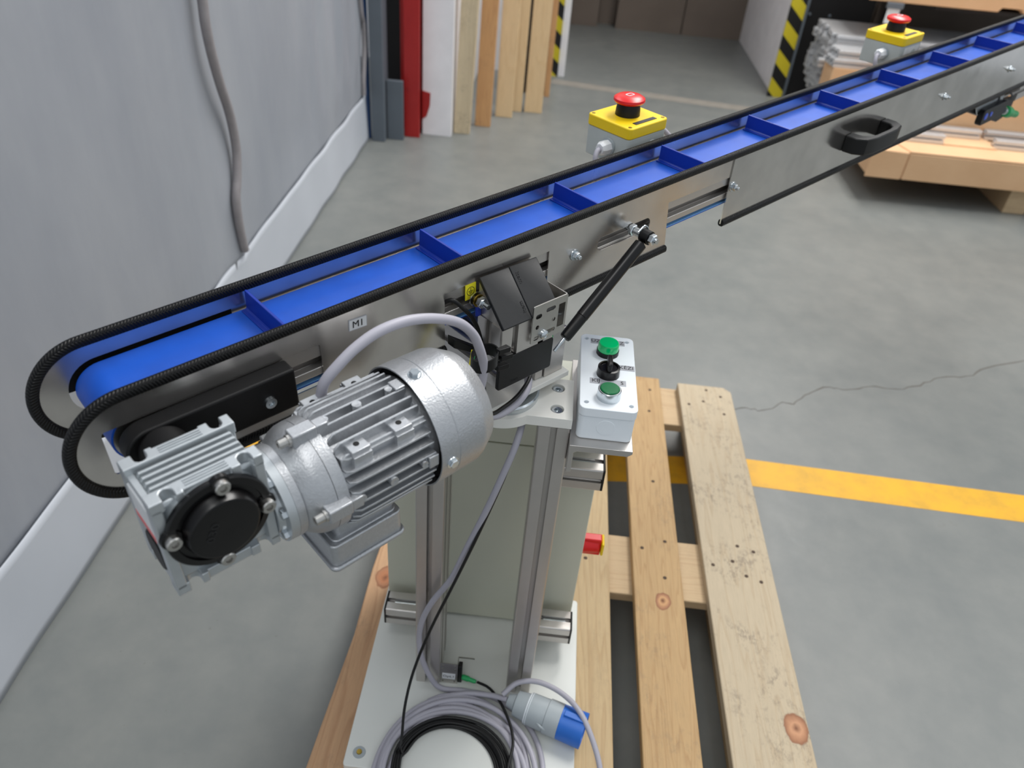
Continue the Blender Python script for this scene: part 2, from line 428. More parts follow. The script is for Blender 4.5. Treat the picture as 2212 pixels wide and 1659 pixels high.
def tslot(w, h):
    """cross-section of a slotted aluminium profile, module 40 mm, centred"""
    def side(L, n):
        pts = []
        for k in range(n):
            c = -L / 2 + L * (k + 0.5) / n
            pts += [(c - 0.0041, 0), (c - 0.0041, 0.0045), (c - 0.0095, 0.0045), (c - 0.0095, 0.0075), (c - 0.005, 0.0122), (c + 0.005, 0.0122), (c + 0.0095, 0.0075), (c + 0.0095, 0.0045), (c + 0.0041, 0.0045), (c + 0.0041, 0)]
        return pts
    nx, ny = max(1, round(w / 0.04)), max(1, round(h / 0.04)); r = 0.0025; out = []
    def corner(cx, cy, a0): return [(cx + r * math.cos(math.radians(a0 + 30 * i)), cy + r * math.sin(math.radians(a0 + 30 * i))) for i in range(4)]
    out += corner(-w / 2 + r, -h / 2 + r, 180); out += [(a, -h / 2 + d) for a, d in side(w, nx)]
    out += corner(w / 2 - r, -h / 2 + r, 270); out += [(w / 2 - d, a) for a, d in side(h, ny)]
    out += corner(w / 2 - r, h / 2 - r, 0); out += [(-a, h / 2 - d) for a, d in side(w, nx)]
    out += corner(-w / 2 + r, h / 2 - r, 90); out += [(-w / 2 + d, -a) for a, d in side(h, ny)]
    return out
X, Y, Z = Vector((1, 0, 0)), Vector((0, 1, 0)), Vector((0, 0, 1))
# the conveyor's own frame: x = along the belt, y = away (across), z = square to the belt
PSI, TH = math.radians(43.4962037), math.radians(2.08322917)
DH = Vector((math.sin(PSI), math.cos(PSI), 0)); DF = Vector((math.cos(PSI), -math.sin(PSI), 0))
DC = DH * math.cos(TH) + Z * math.sin(TH); NC = Z * math.cos(TH) - DH * math.sin(TH)
OC = Vector((-0.2056621, -0.36967896, 0.85116339))
F = Matrix.Identity(4)
for i in range(3): F[i][0] = DC[i]; F[i][1] = -DF[i]; F[i][2] = NC[i]
F.translation = OC
FI = F.inverted()
# level frame of the swivel head (same heading, no incline)
G = Matrix.Identity(4)
for i in range(3): G[i][0] = DH[i]; G[i][1] = -DF[i]; G[i][2] = Z[i]
AH = Vector((-0.1730182, -0.40065275, 0.85116339)); G.translation = AH
# ---------------------------------------------------------------- the setting
fl = solo('floor', MB().box(-3.2, 5.2, -3.0, 6.6, -0.05, 0.0), 'floor', kind='structure', org=(0, 0, 0))
def strip(pts, wid, z=0.0006):
    mb = MB(); prev = None
    for i, p in enumerate(pts):
        a, b = pts[max(i - 1, 0)], pts[min(i + 1, len(pts) - 1)]
        d = (Vector((*b, 0)) - Vector((*a, 0))).normalized(); n = Vector((-d.y, d.x, 0)); w = wid(i) if callable(wid) else wid
        c = Vector((*p, z)); v = [mb.bm.verts.new(c + n * w / 2), mb.bm.verts.new(c - n * w / 2), mb.bm.verts.new(c - n * w / 2 - Z * (z + 0.001)), mb.bm.verts.new(c + n * w / 2 - Z * (z + 0.001))]
        if prev:
            for k in range(4): mb.face([prev[k], prev[(k + 1) % 4], v[(k + 1) % 4], v[k]])
        else: mb.face(v)
        prev = v
    mb.face(prev[::-1]); return mb
part('floor_marking', strip([(-0.9, 0.40), (0.083, 0.425), (0.46, 0.466), (1.165, 0.443), (2.6, 0.40)], 0.103), 'yline', fl, label='yellow painted line across the floor')
ck = [(0.44, 0.73), (0.50, 0.745), (0.54, 0.735), (0.60, 0.785), (0.64, 0.79), (0.70, 0.85), (0.77, 0.896), (0.82, 0.885), (0.90, 0.92), (0.98, 0.915), (1.07, 0.957), (1.15, 1.01), (1.24, 1.03), (1.33, 1.10), (1.48, 1.163), (1.7, 1.24)]
ck2 = []
for a, b in zip(ck, ck[1:]):
    for k in range(4):
        f = k / 4; ck2.append((a[0] + (b[0] - a[0]) * f + random.uniform(-.004, .004), a[1] + (b[1] - a[1]) * f + random.uniform(-.006, .006)))
MT['crackc'] = plain('crack_grey', (92, 88, 82), 0.8)
part('floor_crack', strip(ck2, lambda i: 0.002 + 0.0035 * random.random(), 0.0004), 'crackc', fl, label='jagged crack in the grey floor')
MT['screed'] = plain('screed_band', (136, 131, 123), 0.6, 0, 0.08, 20)
part('threshold_band', strip([(-0.2, 3.78), (0.3, 3.70), (0.88, 3.62), (1.15, 3.58)], 0.10, 0.0008), 'screed', fl, label='pale worn band across the doorway threshold')

def struct(name, mb, mat, **k): return solo(name, mb, mat, kind='structure', **k)
struct('wall_front', MB().box(-2.6, -0.175, 3.90, 4.05, 0, 3.4), 'whitewall')
struct('wall_pier', MB().box(-0.795, -0.655, 2.68, 3.90, 0, 3.4), 'whitewall')
struct('wall_jamb_left', MB().box(-0.172, -0.132, 3.90, 5.6, 0, 3.4), 'whitewall')
struct('wall_jamb_right', MB().box(1.155, 1.215, 3.93, 5.6, 0, 3.4), 'whitewall')
struct('wall_right', MB().box(1.215, 5.0, 4.10, 4.25, 0, 3.4), 'brownwall')
bw = struct('wall_back', MB().box(-0.6, 1.6, 5.45, 5.6, 0, 3.4), 'brownwall', org=(0, 0, 0))
x = -0.13
for i, w in enumerate((0.21, 0.13, 0.5, 0.48)):
    part('wall_panel', MB().box(x + 0.004, x + w - 0.004, 5.30 if i != 1 else 5.42, 5.45, 0.0, 2.6), 'brownwall', bw); x += w
struct('ceiling_shade_slab', MB().box(-0.6, 1.6, 3.93, 5.6, 2.35, 2.45), 'whitewall')  # unseen slab added over the back room to darken the doorway floor
# striped corner guards of the doorway
struct('trim_1', MB().box(-0.212, -0.174, 3.885, 3.9, 0.0, 2.4), 'hazard', org=(0, 0, 0))
struct('trim_2', MB().box(1.118, 1.205, 3.915, 3.93, 0.0, 2.4), 'hazard', org=(0.3, 0, 0.05))

# grey PVC curtain on the left
cu = thing('tarpaulin_curtain', 'light grey PVC curtain hanging to the floor on the left', 'curtain', (-1.042, 0.6, 0))
mb = MB(); ny, nz = 150, 60; g = {}
for i in range(ny + 1):
    y = -1.3 + 3.815 * i / ny
    for j in range(nz + 1):
        z = 0.19 + 2.4 * j / nz
        far = max(0.0, (y - 1.5) / 1.0)
        dx = 0.006 * math.sin(y * 3.1 + z * 1.3) + 0.004 * math.sin(y * 7.3 - z * 2.2)
        dx *= min(1.0, max(0.0, (z - 0.2) / 0.15)) ; far *= min(1.0, max(0.0, (z - 0.21) / 0.2))
        dx += far * (0.010 * math.sin(y * 34 + z * 5.5) + 0.007 * math.sin(y * 57 - z * 3)) * (0.5 + 0.5 * math.sin(z * 3.2))
        dx += 0.012 * math.exp(-((y - 0.94) / 0.06) ** 2) * (0.4 + 0.6 * math.sin(z * 6))
        g[i, j] = mb.bm.verts.new((-1.042 + dx, y, z))
for i in range(ny):
    for j in range(nz): mb.face([g[i, j], g[i + 1, j], g[i + 1, j + 1], g[i, j + 1]])
o = part('sheet', mb, 'curtain', cu, smooth=80)
o.modifiers.new('thick', 'SOLIDIFY').thickness = 0.002
mb = MB(); g = {}; nz = 10
for i in range(ny + 1):
    y = -1.3 + 3.825 * i / ny
    for j in range(nz + 1):
        z = 0.001 + 0.213 * j / nz; t = 1 - j / nz
        dx = 0.0045 + 0.008 * t + 0.003 * math.sin(y * 19 + z * 8) * math.sin(y * 2.3) + 0.012 * math.exp(-((y - 0.94) / 0.03) ** 2) * (1 - t) * 0.7
        g[i, j] = mb.bm.verts.new((-1.042 + dx, y, z))
for i in range(ny):
    for j in range(nz): mb.face([g[i, j], g[i + 1, j], g[i + 1, j + 1], g[i, j + 1]])
o = part('hem', mb, 'hem', cu, smooth=80, label='paler weighted hem band along the curtain bottom')
o.modifiers.new('thick', 'SOLIDIFY').thickness = 0.003
part('edge_tube', MB().tube(spline([(-1.02, 0.937, 0.235), (-1.02, 0.931, 0.261), (-1.02, 0.924, 0.331), (-1.02, 0.929, 0.4), (-1.02, 0.958, 0.457), (-1.02, 0.979, 0.529), (-1.02, 0.970, 0.622), (-1.02, 0.936, 0.716), (-1.02, 0.915, 0.791), (-1.02, 0.905, 0.858), (-1.02, 0.908, 0.92), (-1.02, 0.93, 1.2), (-1.02, 0.96, 1.7), (-1.02, 0.95, 2.5)], 8), 0.0125, 12), 'tube', cu, label='grey rubber tube hanging down the curtain')
part('edge_tube', MB().tube(spline([(-1.03, 2.475, 0.225), (-1.03, 2.48, 0.285), (-1.03, 2.497, 0.339), (-1.03, 2.525, 0.425), (-1.03, 2.52, 0.519), (-1.03, 2.48, 0.635), (-1.03, 2.45, 1.2), (-1.03, 2.45, 2.5)], 8), 0.011, 10), 'tube', cu, label='grey rubber edge tube at the far end of the curtain')

# steelwork beside the curtain
solo('blue_pipe', MB().cyl((-1.034, 2.56, 0), (-1.04, 2.56, 3.0), 0.014, 16), 'bluesteel', 'thin blue pipe standing beside the far end of the curtain', 'pipe')
solo('dark_pipe', MB().cyl((-1.024, 2.64, 0), (-1.024, 2.64, 3.0), 0.012, 12), 'blackpanel', 'thin dark pipe between the blue pipe and the grey post', 'pipe')
st = thing('steel_post', 'grey painted steel post left of the red steel column', 'post', (-0.975, 2.55, 0))
part('face', MB().box(-1.008, -0.948, 2.52, 2.532, 0, 3.0), 'greysteel', st, 0.002)
part('flange', MB().box(-1.008, -0.998, 2.5325, 2.62, 0, 3.0), 'greysteel', st, 0.002)
part('flange', MB().box(-0.958, -0.948, 2.5325, 2.62, 0, 3.0), 'greysteel', st, 0.002)
solo('steel_plate', MB().box(-0.944, -0.868, 2.565, 2.585, 0, 0.275), 'greysteel', 'short grey steel plate standing at the foot of the red column', 'plate', bev=0.002)
rc = thing('red_column', 'red painted steel column with chipped paint beside the white wall', 'column', (-0.86, 2.66, 0))
part('face', MB().box(-0.874, -0.800, 2.62, 2.634, 0, 3.2), 'redsteel', rc, 0.002)
part('web', MB().box(-0.845, -0.830, 2.6345, 2.74, 0, 3.2), 'redsteel', rc, 0.002)
part('recessed_face', MB().box(-0.912, -0.800, 2.7405, 2.755, 0, 3.2), 'redsteel', rc, 0.002, label='darker recessed red face')
part('weld_patch', MB().prism([(-0.796, 0.075), (-0.775, 0.09), (-0.760, 0.14), (-0.757, 0.20), (-0.796, 0.21)], (0, 2.6795, 0), X, Z, -Y, 0.004), 'redsteel', rc, label='red paint patch spilled onto the white wall')
solo('black_backboard', MB().box(-1.0, -0.80, 2.80, 2.82, 0, 3.0), 'blackpanel', 'black board in the gap behind the grey post', 'board')

def plank(name, x0, x1, y, th, mat, label, lean=0.05, dx=0.0, h=2.3):
    mb = MB(); o = lambda x, yy, z: (x + dx * z, yy + lean * z, z)
    z0 = 0.0
    mb.hexa([o(x0, y, z0), o(x1, y, z0), o(x1, y + th, z0), o(x0, y + th, z0), o(x0, y, h), o(x1, y, h), o(x1, y + th, h), o(x0, y + th, h)])
    return solo('timber_plank', mb, mat, label, 'plank', 'planks leaning beside the doorway', bev=0.002, org=((x0 + x1) / 2, y + th / 2, 0))
plank('a', -0.650, -0.571, 2.735, 0.045, 'plank_a', 'greyish weathered pine plank leaning right beside the white pier', 0.0, 0.03)
plank('b', -0.560, -0.481, 2.868, 0.03, 'plank_b', 'orange-brown pine plank with dark stains, second from the white pier', 0.03, 0.012)
plank('c', -0.472, -0.384, 3.043, 0.025, 'plank_c', 'wide pale pine plank in the middle of the leaning row', 0.035, 0.006)
plank('d', -0.395, -0.342, 3.152, 0.025, 'plank_c', 'narrow pale plank half hidden behind the middle leaning plank', 0.035, 0.008)
plank('e', -0.327, -0.232, 3.162, 0.03, 'plank_c', 'pale pine plank nearest the striped doorway corner, beside a dark gap', 0.035, 0.006)
plank('f', -0.236, -0.205, 3.46, 0.03, 'plank_b', 'thin strip of plank behind the rightmost leaning plank', 0.03, 0.004)
plank('g', -0.47, -0.236, 3.5, 0.02, 'blackpanel', 'dark board behind the leaning pine planks', 0.03, 0.0)

# black cabinet panel right of the doorway
bp = thing('black_cabinet', 'black steel cabinet side right of the striped doorway corner', 'cabinet', (1.38, 4.06, 0))
part('body', MB().box(1.225, 1.60, 3.95, 4.095, 0.0, 1.9), 'blackpanel', bp, 0.004)
for (a, b) in ((1.245, 0.47), (1.36, 0.47)): part('bolt', MB().lathe([(0, 0.009), (0.004, 0.008), (0.006, 0)], (a, 3.95, b), -Y, 12), 'greysteel', bp)
part('edge_strip', MB().box(1.207, 1.222, 3.915, 3.95, 0, 2.2), 'greysteel', bp, label='grey metal edge strip')

# cartons, profiles and rack on the right
MT['carton2'] = MT['card']
ca = thing('cardboard_box', 'long low cardboard carton on runners at the right, nearest the camera', 'carton', (1.85, 2.7, 0.12))
for z0, z1 in ((0.12, 0.242),):
    part('body', MB().box(1.262, 2.9, 2.396, 3.02, z0, z1), 'card', ca, 0.004)
part('end_flap', MB().prism([(1.250, 0.12), (1.405, 0.12), (1.405, 0.238), (1.262, 0.244), (1.250, 0.23)], (0, 2.395, 0), X, Z, -Y, 0.005), 'card', ca)
part('panel', MB().box(1.414, 2.9, 2.390, 2.395, 0.12, 0.238), 'card', ca, 0.0015)
part('cover_panel', MB().prism([(1.414, 2.392), (2.9, 2.392), (2.9, 3.0), (1.36, 3.0), (1.36, 2.56)], (0, 0, 0.242), X, Y, Z, 0.004), 'card', ca)
for i, xx in enumerate((1.45, 1.93, 2.45)):
    solo('wooden_runner', MB().box(xx, xx + 0.10, 2.80 if i != 1 else 2.43, 3.0, 0, 0.1198), 'pine_cross', ['wooden runner under the left part of the low carton', 'wooden runner under the middle of the low carton', 'wooden runner under the right part of the low carton'][i], 'runner', 'runners under the carton', bev=0.002)
solo('carton_sheet', MB().box(1.60, 1.84, 2.53, 2.72, 0.2461, 0.252), 'card', 'folded cardboard sheet under the grey bars on the low carton', 'cardboard', bev=0.001)
def bar(x0, x1, y, z, label):
    mb = MB().prism([(a, b) for a, b in tslot(0.04, 0.04)], (x0, y, z + 0.02), Y, Z, X, x1 - x0)
    return solo('aluminium_bar', mb, 'alubright', label, 'aluminium profile', 'profiles lying on the low carton')
bar(1.43, 1.80, 2.655, 0.2522, 'long slotted aluminium bar on the low carton, rear left')
bar(1.41, 1.60, 2.555, 0.2465, 'short slotted aluminium bar on the low carton, front left')
bar(1.825, 2.6, 2.665, 0.2522, 'slotted aluminium bar on the low carton, rear right')
bar(1.83, 2.6, 2.565, 0.2465, 'slotted aluminium bar on the low carton, front right')
solo('cardboard_box', MB().box(1.40, 2.7, 2.69, 2.99, 0.247, 0.50), 'card', 'tall cardboard carton standing on the low carton behind the grey bars', 'carton', bev=0.004)
solo('cardboard_box', MB().box(1.185, 2.6, 3.05, 3.215, 0.0, 0.405), 'card', 'cardboard carton standing in front of the stacked aluminium profiles', 'carton', bev=0.004)
solo('timber_block', MB().box(1.30, 2.5, 3.23, 3.62, 0.0, 0.198), 'blackpanel', 'dark timber base under the stack of aluminium profiles', 'base')
sec = tslot(0.04, 0.04)
base = None
ORD = ('first', 'second', 'third', 'fourth', 'fifth', 'sixth', 'seventh', 'eighth', 'ninth')
def profile(loc, label, group):
    global base
    if base is None:
        base = solo('aluminium_profile', MB().prism(sec, (0, 0, 0.02), Y, Z, X, 1.30), 'alubright', org=(0, 0, 0)); o = base
    else:
        o = base.copy(); C.objects.link(o)
    o.matrix_world = Matrix.Translation(loc); o['label'] = label; o['category'] = 'aluminium profile'; o['group'] = group
for r in range(2):
    for c in range(3):
        profile((1.178 + 0.012 * r - 0.006 * c, 3.0715 + 0.0402 * c + 0.004 * r, 0.4055 + 0.0402 * r), 'slotted aluminium profile lying on the front carton, %s layer, %s from the front' % (('lower', 'upper')[r], ORD[c]), 'profiles on the front carton')
for r in range(8):
    for c in range(9):
        profile((1.20 + random.uniform(-0.018, 0.018) - 0.03 * (c == 0 and r == 4), 3.245 + c * 0.0402, 0.1985 + r * 0.0402), 'slotted aluminium profile in the big stack, %s layer up, %s from the front' % (ORD[r], ORD[c]), 'stacked aluminium profiles')
rk = thing('storage_rack', 'black storage rack carrying a carton above the aluminium profiles', 'rack', (2.0, 3.6, 0))
part('shelf', MB().box(1.64, 3.2, 3.24, 4.02, 0.672, 0.692), 'blackpanel', rk, 0.002)
for xx, yy in ((3.1, 3.26), (3.1, 3.98), (1.645, 3.90)): part('upright', MB().box(xx, xx + 0.05, yy - 0.02, yy + 0.02, 0, 1.6), 'blackpanel', rk, 0.002)
part('back_panel', MB().box(1.64, 3.2, 4.02, 4.04, 0.0, 0.67), 'brownwall', rk)
tc_ = thing('cardboard_box', 'cardboard carton with a notched lower edge on the rack shelf at the top right', 'carton', (2.2, 3.5, 0.693))
part('body', MB().prism([(1.30, 0.693), (1.92, 0.693), (1.935, 0.712), (2.03, 0.712), (2.045, 0.693), (3.0, 0.693), (3.0, 1.1), (1.30, 1.1)], (0, 3.2, 0), X, Z, Y, 0.5), 'card', tc_, 0.003)
tg = thing('hanging_tag', 'white paper tag in a grey clip hanging from the rack behind the far stop box', 'tag', (1.42, 3.19, 0.60))
part('clip', MB().box(1.386, 1.465, 3.176, 3.192, 0.668, 0.694), 'greysteel', tg, 0.002)
part('paper', MB().box(1.395, 1.455, 3.182, 3.186, 0.60, 0.668), 'label', tg)

# ---------------------------------------------------------------- pallet
pl = thing('wooden_pallet', 'pine pallet on the grey floor carrying the conveyor stand', 'pallet', (0, 0, 0))
ZT = 0.1505
def board(x0, x1, mat, y0=-0.63, y1=0.622, jit=0.0, rc=0.0):
    pl_ = [(x0, y0), (x1, y0), (x1, y1 - rc), (x1 - rc, y1), (x0, y1)] if rc else [(x0, y0), (x1, y0), (x1, y1), (x0, y1)]
    return part('deck_board', MB().prism(pl_, (0, 0, ZT - 0.022), X, Y, Z, 0.022 + jit), mat, pl, 0.002)
b1 = board(0.254, 0.394, 'pine_pale', rc=0.018); b2_ = board(0.108, 0.205, 'pine_mid', y1=0.632)
b3 = board(-0.082, 0.060, 'pine_warm'); b4 = board(-0.235, -0.135, 'pine_mid')
b5 = part('deck_board', MB().prism([(-0.428, -0.64), (-0.265, -0.64), (-0.265, 0.622), (-0.392, 0.622), (-0.395, 0.1), (-0.405, -0.1), (-0.404, -0.25), (-0.415, -0.42)], (0, 0, ZT - 0.022), X, Y, Z, 0.022), 'pine_left', pl, 0.003, label='left deck board with rough bark edge')
for y0 in (-0.62, -0.076, 0.47): part('cross_board', MB().box(-0.40, 0.392, y0, y0 + 0.152, ZT - 0.0445, ZT - 0.0225), 'pine_cross', pl, 0.002)
for xb in (-0.40, -0.06, 0.29):
    for yb in (-0.62, -0.072, 0.474): part('block', MB().box(xb, xb + (0.102 if xb != -0.06 else 0.12), yb, yb + 0.144, 0.0225, ZT - 0.045), 'pine_cross', pl, 0.003)
for xb in (-0.40, -0.06, 0.29): part('skid_board', MB().box(xb, xb + 0.102, -0.62, 0.62, 0.0, 0.022), 'pine_warm', pl, 0.002)
NA = [(0.177, 0.577, b2_), (0.17, 0.487, b2_), (0.276, 0.534, b1), (0.315, 0.552, b1), (0.328, 0.602, b1), (0.363, 0.579, b1), (0.363, 0.507, b1), (0.129, 0.029, b2_), (0.178, 0.053, b2_), (0.171, -0.043, b2_), (0.273, 0.005, b1), (0.315, 0.02, b1), (0.331, 0.063, b1), (0.363, 0.052, b1), (0.338, -0.015, b1), (0.366, -0.026, b1), (0.012, -0.015, b3), (0.164, 0.231, b2_), (-0.378, -0.500, b5)]
nm = None
for (a, b, par) in NA:
    if nm is None:
        o = part('nail', MB().lathe([(0, 0.0042), (0.0008, 0.0038), (0.0011, 0)], (0, 0, 0), Z, 10), 'nail', par); nm = o.data
    else:
        o = bpy.data.objects.new('nail', nm); C.objects.link(o); o.parent = par
    o.location = (a, b, ZT - 0.0002)
# ---------------------------------------------------------------- stand
ZB = 0.1714
sd = thing('support_stand', 'two-legged aluminium profile stand on a white base plate on the pallet', 'stand', (-0.18, -0.31, ZT))
bpl = part('base_plate', MB().prism(rrect(-0.361, -0.005, -0.495, -0.139, 0.006), (0, 0, ZT + 0.0004), X, Y, Z, ZB - ZT - 0.0004), 'whitelam', sd, 0.0012)
for (a, b) in ((-0.340, -0.472), (-0.026, -0.472), (-0.34, -0.16), (-0.026, -0.16)):
    o = part('washer', MB().lathe([(0, 0.010), (0.0012, 0.0095), (0.0012, 0.0)], (a, b, ZB), Z, 24), 'plug', bpl)
    part('screw', MB().lathe([(0, 0.0045), (0.0022, 0.004), (0.0028, 0)], (a, b, ZB + 0.001), Z, 12), 'brass', bpl)
for xc in (-0.2555, -0.1035):
    part('post', MB().prism(tslot(0.04, 0.08), (xc, -0.301, ZB), X, Y, Z, 0.7585 - ZB), 'alu', sd)
def stub(x0, x1, yc, zc, label=None):
    o = part('cross_bar', MB().prism(tslot(0.04, 0.04), (x0, yc, zc), Y, Z, X, x1 - x0), 'alu', sd, label=label)
    return o
for (x0, x1, zc, capx) in ((-0.342, -0.2755, 0.226, -0.3455), (-0.0835, -0.025, 0.226, -0.025), (-0.0835, -0.022, 0.600, -0.022)):
    o = stub(x0, x1, -0.240, zc)
    part('end_cap', MB().prism(rrect(-0.0202, 0.0202, -0.0202, 0.0202, 0.003), (capx, -0.240, zc), Y, Z, X, 0.0035), 'blackpla', o, 0.0008)
    part('slot_bolt', MB().cyl((x0 + 0.012, -0.240, zc + 0.0135), (x0 + 0.05, -0.240, zc + 0.0135), 0.0035, 10), 'zinc', o)
tp = [(-0.2635, -0.341), ] + [(-0.173 + 0.052 * math.cos(math.radians(a)), -0.302 + 0.052 * math.sin(math.radians(a))) for a in range(228, 313, 6)] + [(-0.0825, -0.341), (-0.0825, -0.260), (-0.2635, -0.260)]
screwp = ((-0.102, -0.280), (-0.102, -0.322), (-0.244, -0.280), (-0.244, -0.322))
tpl = part('top_plate', MB().holed([tp] + [circ(a, b, 0.0085, 20) for a, b in screwp], (0, 0, 0.7588), X, Y, Z, 0.0145), 'whitelam_lit', sd, 0.0008)
for a, b in screwp:
    o = part('socket_screw', MB().lathe([(0, 0.0078), (0.0105, 0.0078), (0.0122, 0.0064), (0.0122, 0.0036), (0.009, 0.003), (0.009, 0)], (a, b, 0.7592), Z, 20), 'zinc', tpl)
tt = part('turntable_ring', MB().lathe([(0, 0.047), (0.007, 0.047), (0.009, 0.045), (0.009, 0.034), (0.015, 0.034), (0.0152, 0.0)], (-0.173, -0.300, 0.7733), Z, 48), 'zinc', sd)
part('locking_screw', MB().lathe([(0, 0.005), (0.007, 0.005), (0.007, 0.0025), (0.003, 0.002), (0.003, 0)], (-0.156, -0.337, 0.7822), Z, 16), 'blackpla', tt)
part('cable_guide', MB().box(-0.165, -0.122, -0.325, -0.30, 0.748, 0.7586), 'blackpla', sd, 0.002, label='black clamp under the top plate')

# cream control cabinet between posts and pallet
cb = thing('control_cabinet', 'cream sheet-metal control cabinet behind the two posts', 'cabinet', (-0.185, -0.155, ZB))
part('body', MB().box(-0.350, -0.021, -0.1995, -0.114, 0.1722, 0.682), 'cream', cb, 0.003)
part('door', MB().box(-0.349, -0.022, -0.2035, -0.1997, 0.18, 0.600), 'cream', cb, 0.0012)
part('hood', MB().box(-0.351, -0.020, -0.2055, -0.1997, 0.604, 0.682), 'cream', cb, 0.002)
part('lid', MB().box(-0.354, -0.017, -0.2085, -0.111, 0.6845, 0.700), 'cream', cb, 0.003)
sw = thing('main_switch', 'red and yellow main switch on the right side of the cream cabinet', 'switch', (-0.018, -0.15, 0.345))
part('knob', MB().lathe([(0, 0.017), (0.030, 0.014), (0.032, 0.012)], (-0.0206, -0.15, 0.345), X, 20), 'red', sw)
part('grip', MB().box(-0.02, 0.014, -0.158, -0.142, 0.326, 0.364), 'red', sw, 0.002)
part('plate', MB().box(0.0141, 0.019, -0.163, -0.137, 0.331, 0.359), 'yellow', sw, 0.002)

# push-button box and its angle bracket
ab = thing('angle_bracket', 'grey aluminium angle bracket under the push-button box', 'bracket', (-0.045, -0.27, 0.708))
part('angle', MB().prism([(-0.0832, 0.708), (-0.0772, 0.708), (-0.0772, 0.7395), (-0.0732, 0.7425), (-0.012, 0.7425), (-0.0065, 0.747), (-0.0065, 0.7515), (-0.0832, 0.7515)], (0, -0.362, 0), X, Z, Y, 0.18), 'alu', ab, 0.0005)
bx = thing('push_button_box', 'light grey push-button box with a green lamp, selector switch and green button', 'control box', (-0.042, -0.27, 0.7518))
part('housing', MB().prism(rrect(-0.0765, -0.0085, -0.347, -0.190, 0.007), (0, 0, 0.7518), X, Y, Z, 0.036), 'greyplas', bx, 0.0015)
ld = part('lid', MB().holed([rrect(-0.0775, -0.0075, -0.3485, -0.1885, 0.008)] + [circ(a, b, 0.0028, 14) for a, b in ((-0.070, -0.199), (-0.0165, -0.199), (-0.0695, -0.336), (-0.0155, -0.336))], (0, 0, 0.788), X, Y, Z, 0.0125), 'greyplas', bx, 0.0012)
part('knockout', MB().lathe([(0, 0.0115), (0.0007, 0.011), (0.0007, 0.0)], (-0.0425, -0.3468, 0.772), -Y, 32), 'greyplas', bx)
for a, b in ((-0.070, -0.199), (-0.0165, -0.199), (-0.0695, -0.336), (-0.0155, -0.336)):
    part('lid_screw', MB().lathe([(0, 0.0024), (0.004, 0.0024), (0.0045, 0)], (a, b, 0.7895), Z, 12), 'zinc', ld)
ZL = 0.8005
gl = part('lamp', MB().lathe([(0, 0.0145), (0.0065, 0.0145)], (-0.0428, -0.229, ZL), Z, 32), 'blackpla', bx)
part('lens', MB().lathe([(0, 0.0138), (0.0085, 0.0136), (0.0105, 0.0122), (0.0105, 0.0)], (-0.0428, -0.229, ZL + 0.0065), Z, 32), 'greenlens', gl, label='bright green lens')
se = part('selector', MB().lathe([(0, 0.0145), (0.0115, 0.0140), (0.0120, 0.0115), (0.0100, 0.0108), (0.0100, 0.0)], (-0.0428, -0.2760, ZL), Z, 32), 'blackgloss', bx)
part('lever', MB().prism([(-0.012, 0.0), (0.011, 0.0), (0.0115, 0.010), (0.009, 0.0145), (-0.007, 0.0145), (-0.012, 0.012)], (-0.0458, -0.2760, ZL + 0.0098), Y, Z, X, 0.006), 'blackgloss', se, 0.0015)
pb = part('push_button', MB().lathe([(0, 0.0145), (0.0120, 0.0142), (0.0128, 0.0134), (0.0128, 0.0122), (0.009, 0.012), (0.009, 0)], (-0.0428, -0.3225, ZL), Z, 32), 'zinc', bx)
part('button_face', MB().lathe([(0, 0.0118), (0.0045, 0.0118), (0.0052, 0.0108), (0.0052, 0)], (-0.0428, -0.3225, ZL + 0.0092), Z, 32), 'greenbtn', pb, label='dark green button face')
def tag_label(x0, x1, y0, y1, items):
    lb = part('label_strip', MB().box(x0, x1, y0, y1, ZL + 0.0001, ZL + 0.0004), 'labelgrey', bx)
    for txt, xc in items:
        part('lettering', text_mb(txt, 0.0092, (xc, (y0 + y1) / 2, ZL + 0.0005), X, Y, Z, 0.0001), 'ink', lb)
tag_label(-0.0645, -0.0195, -0.2095, -0.1985, (('\u00dcZ', -0.0580), ('Z', -0.0235)))
tag_label(-0.0300, -0.0085, -0.2645, -0.2535, (('K\u00c9ZI', -0.0192),))
tag_label(-0.0655, -0.0205, -0.2980, -0.2870, (('KIJ', -0.0580), ('S', -0.0255)))

# ---------------------------------------------------------------- swivel head (level frame G)
hd = thing('swivel_head', 'swivelling profile block with black caps on the turntable of the stand', 'mount', (0.04, 0.08, -0.062), G)
part('swivel_plate', MB().box(-0.03, 0.150, 0.030, 0.150, -0.0622, -0.0545), 'whitelam_lit', hd, 0.0008)
for (x0, x1, y0, y1, z1) in ((0.100, 0.112, 0.040, 0.075, 0.028), (0.114, 0.145, 0.038, 0.050, 0.010), (0.012, 0.070, 0.085, 0.125, 0.0)):
    part('riser', MB().box(x0, x1, y0, y1, -0.0543, z1), 'alu', hd, 0.0008)
lp_ = part('cross_profile', MB().prism(tslot(0.08, 0.04), (0.04, 0.0045, 0.02), X, Z, Y, 0.15), 'alu', hd)
part('end_cap', MB().prism(rrect(-0.0002, 0.0802, -0.0002, 0.0402, 0.003), (0, 0.0045, 0), X, Z, -Y, 0.0045), 'blackpla', lp_, 0.001)
up_ = part('upright_profile', MB().prism(tslot(0.08, 0.04), (0.04, 0.021, 0.0404), X, Y, Z, 0.0396), 'alu', hd)
wdg = part('angle_cap', MB().prism([(0.001, 0.0802), (0.041, 0.0802), (0.041, 0.1195)], (0.0012, 0, 0), Y, Z, X, 0.0776), 'alu', hd, label='grey triangular end of the sloping cap')
e = Vector((0, 1, 1)).normalized(); nn = Vector((0, -1, 1)).normalized()
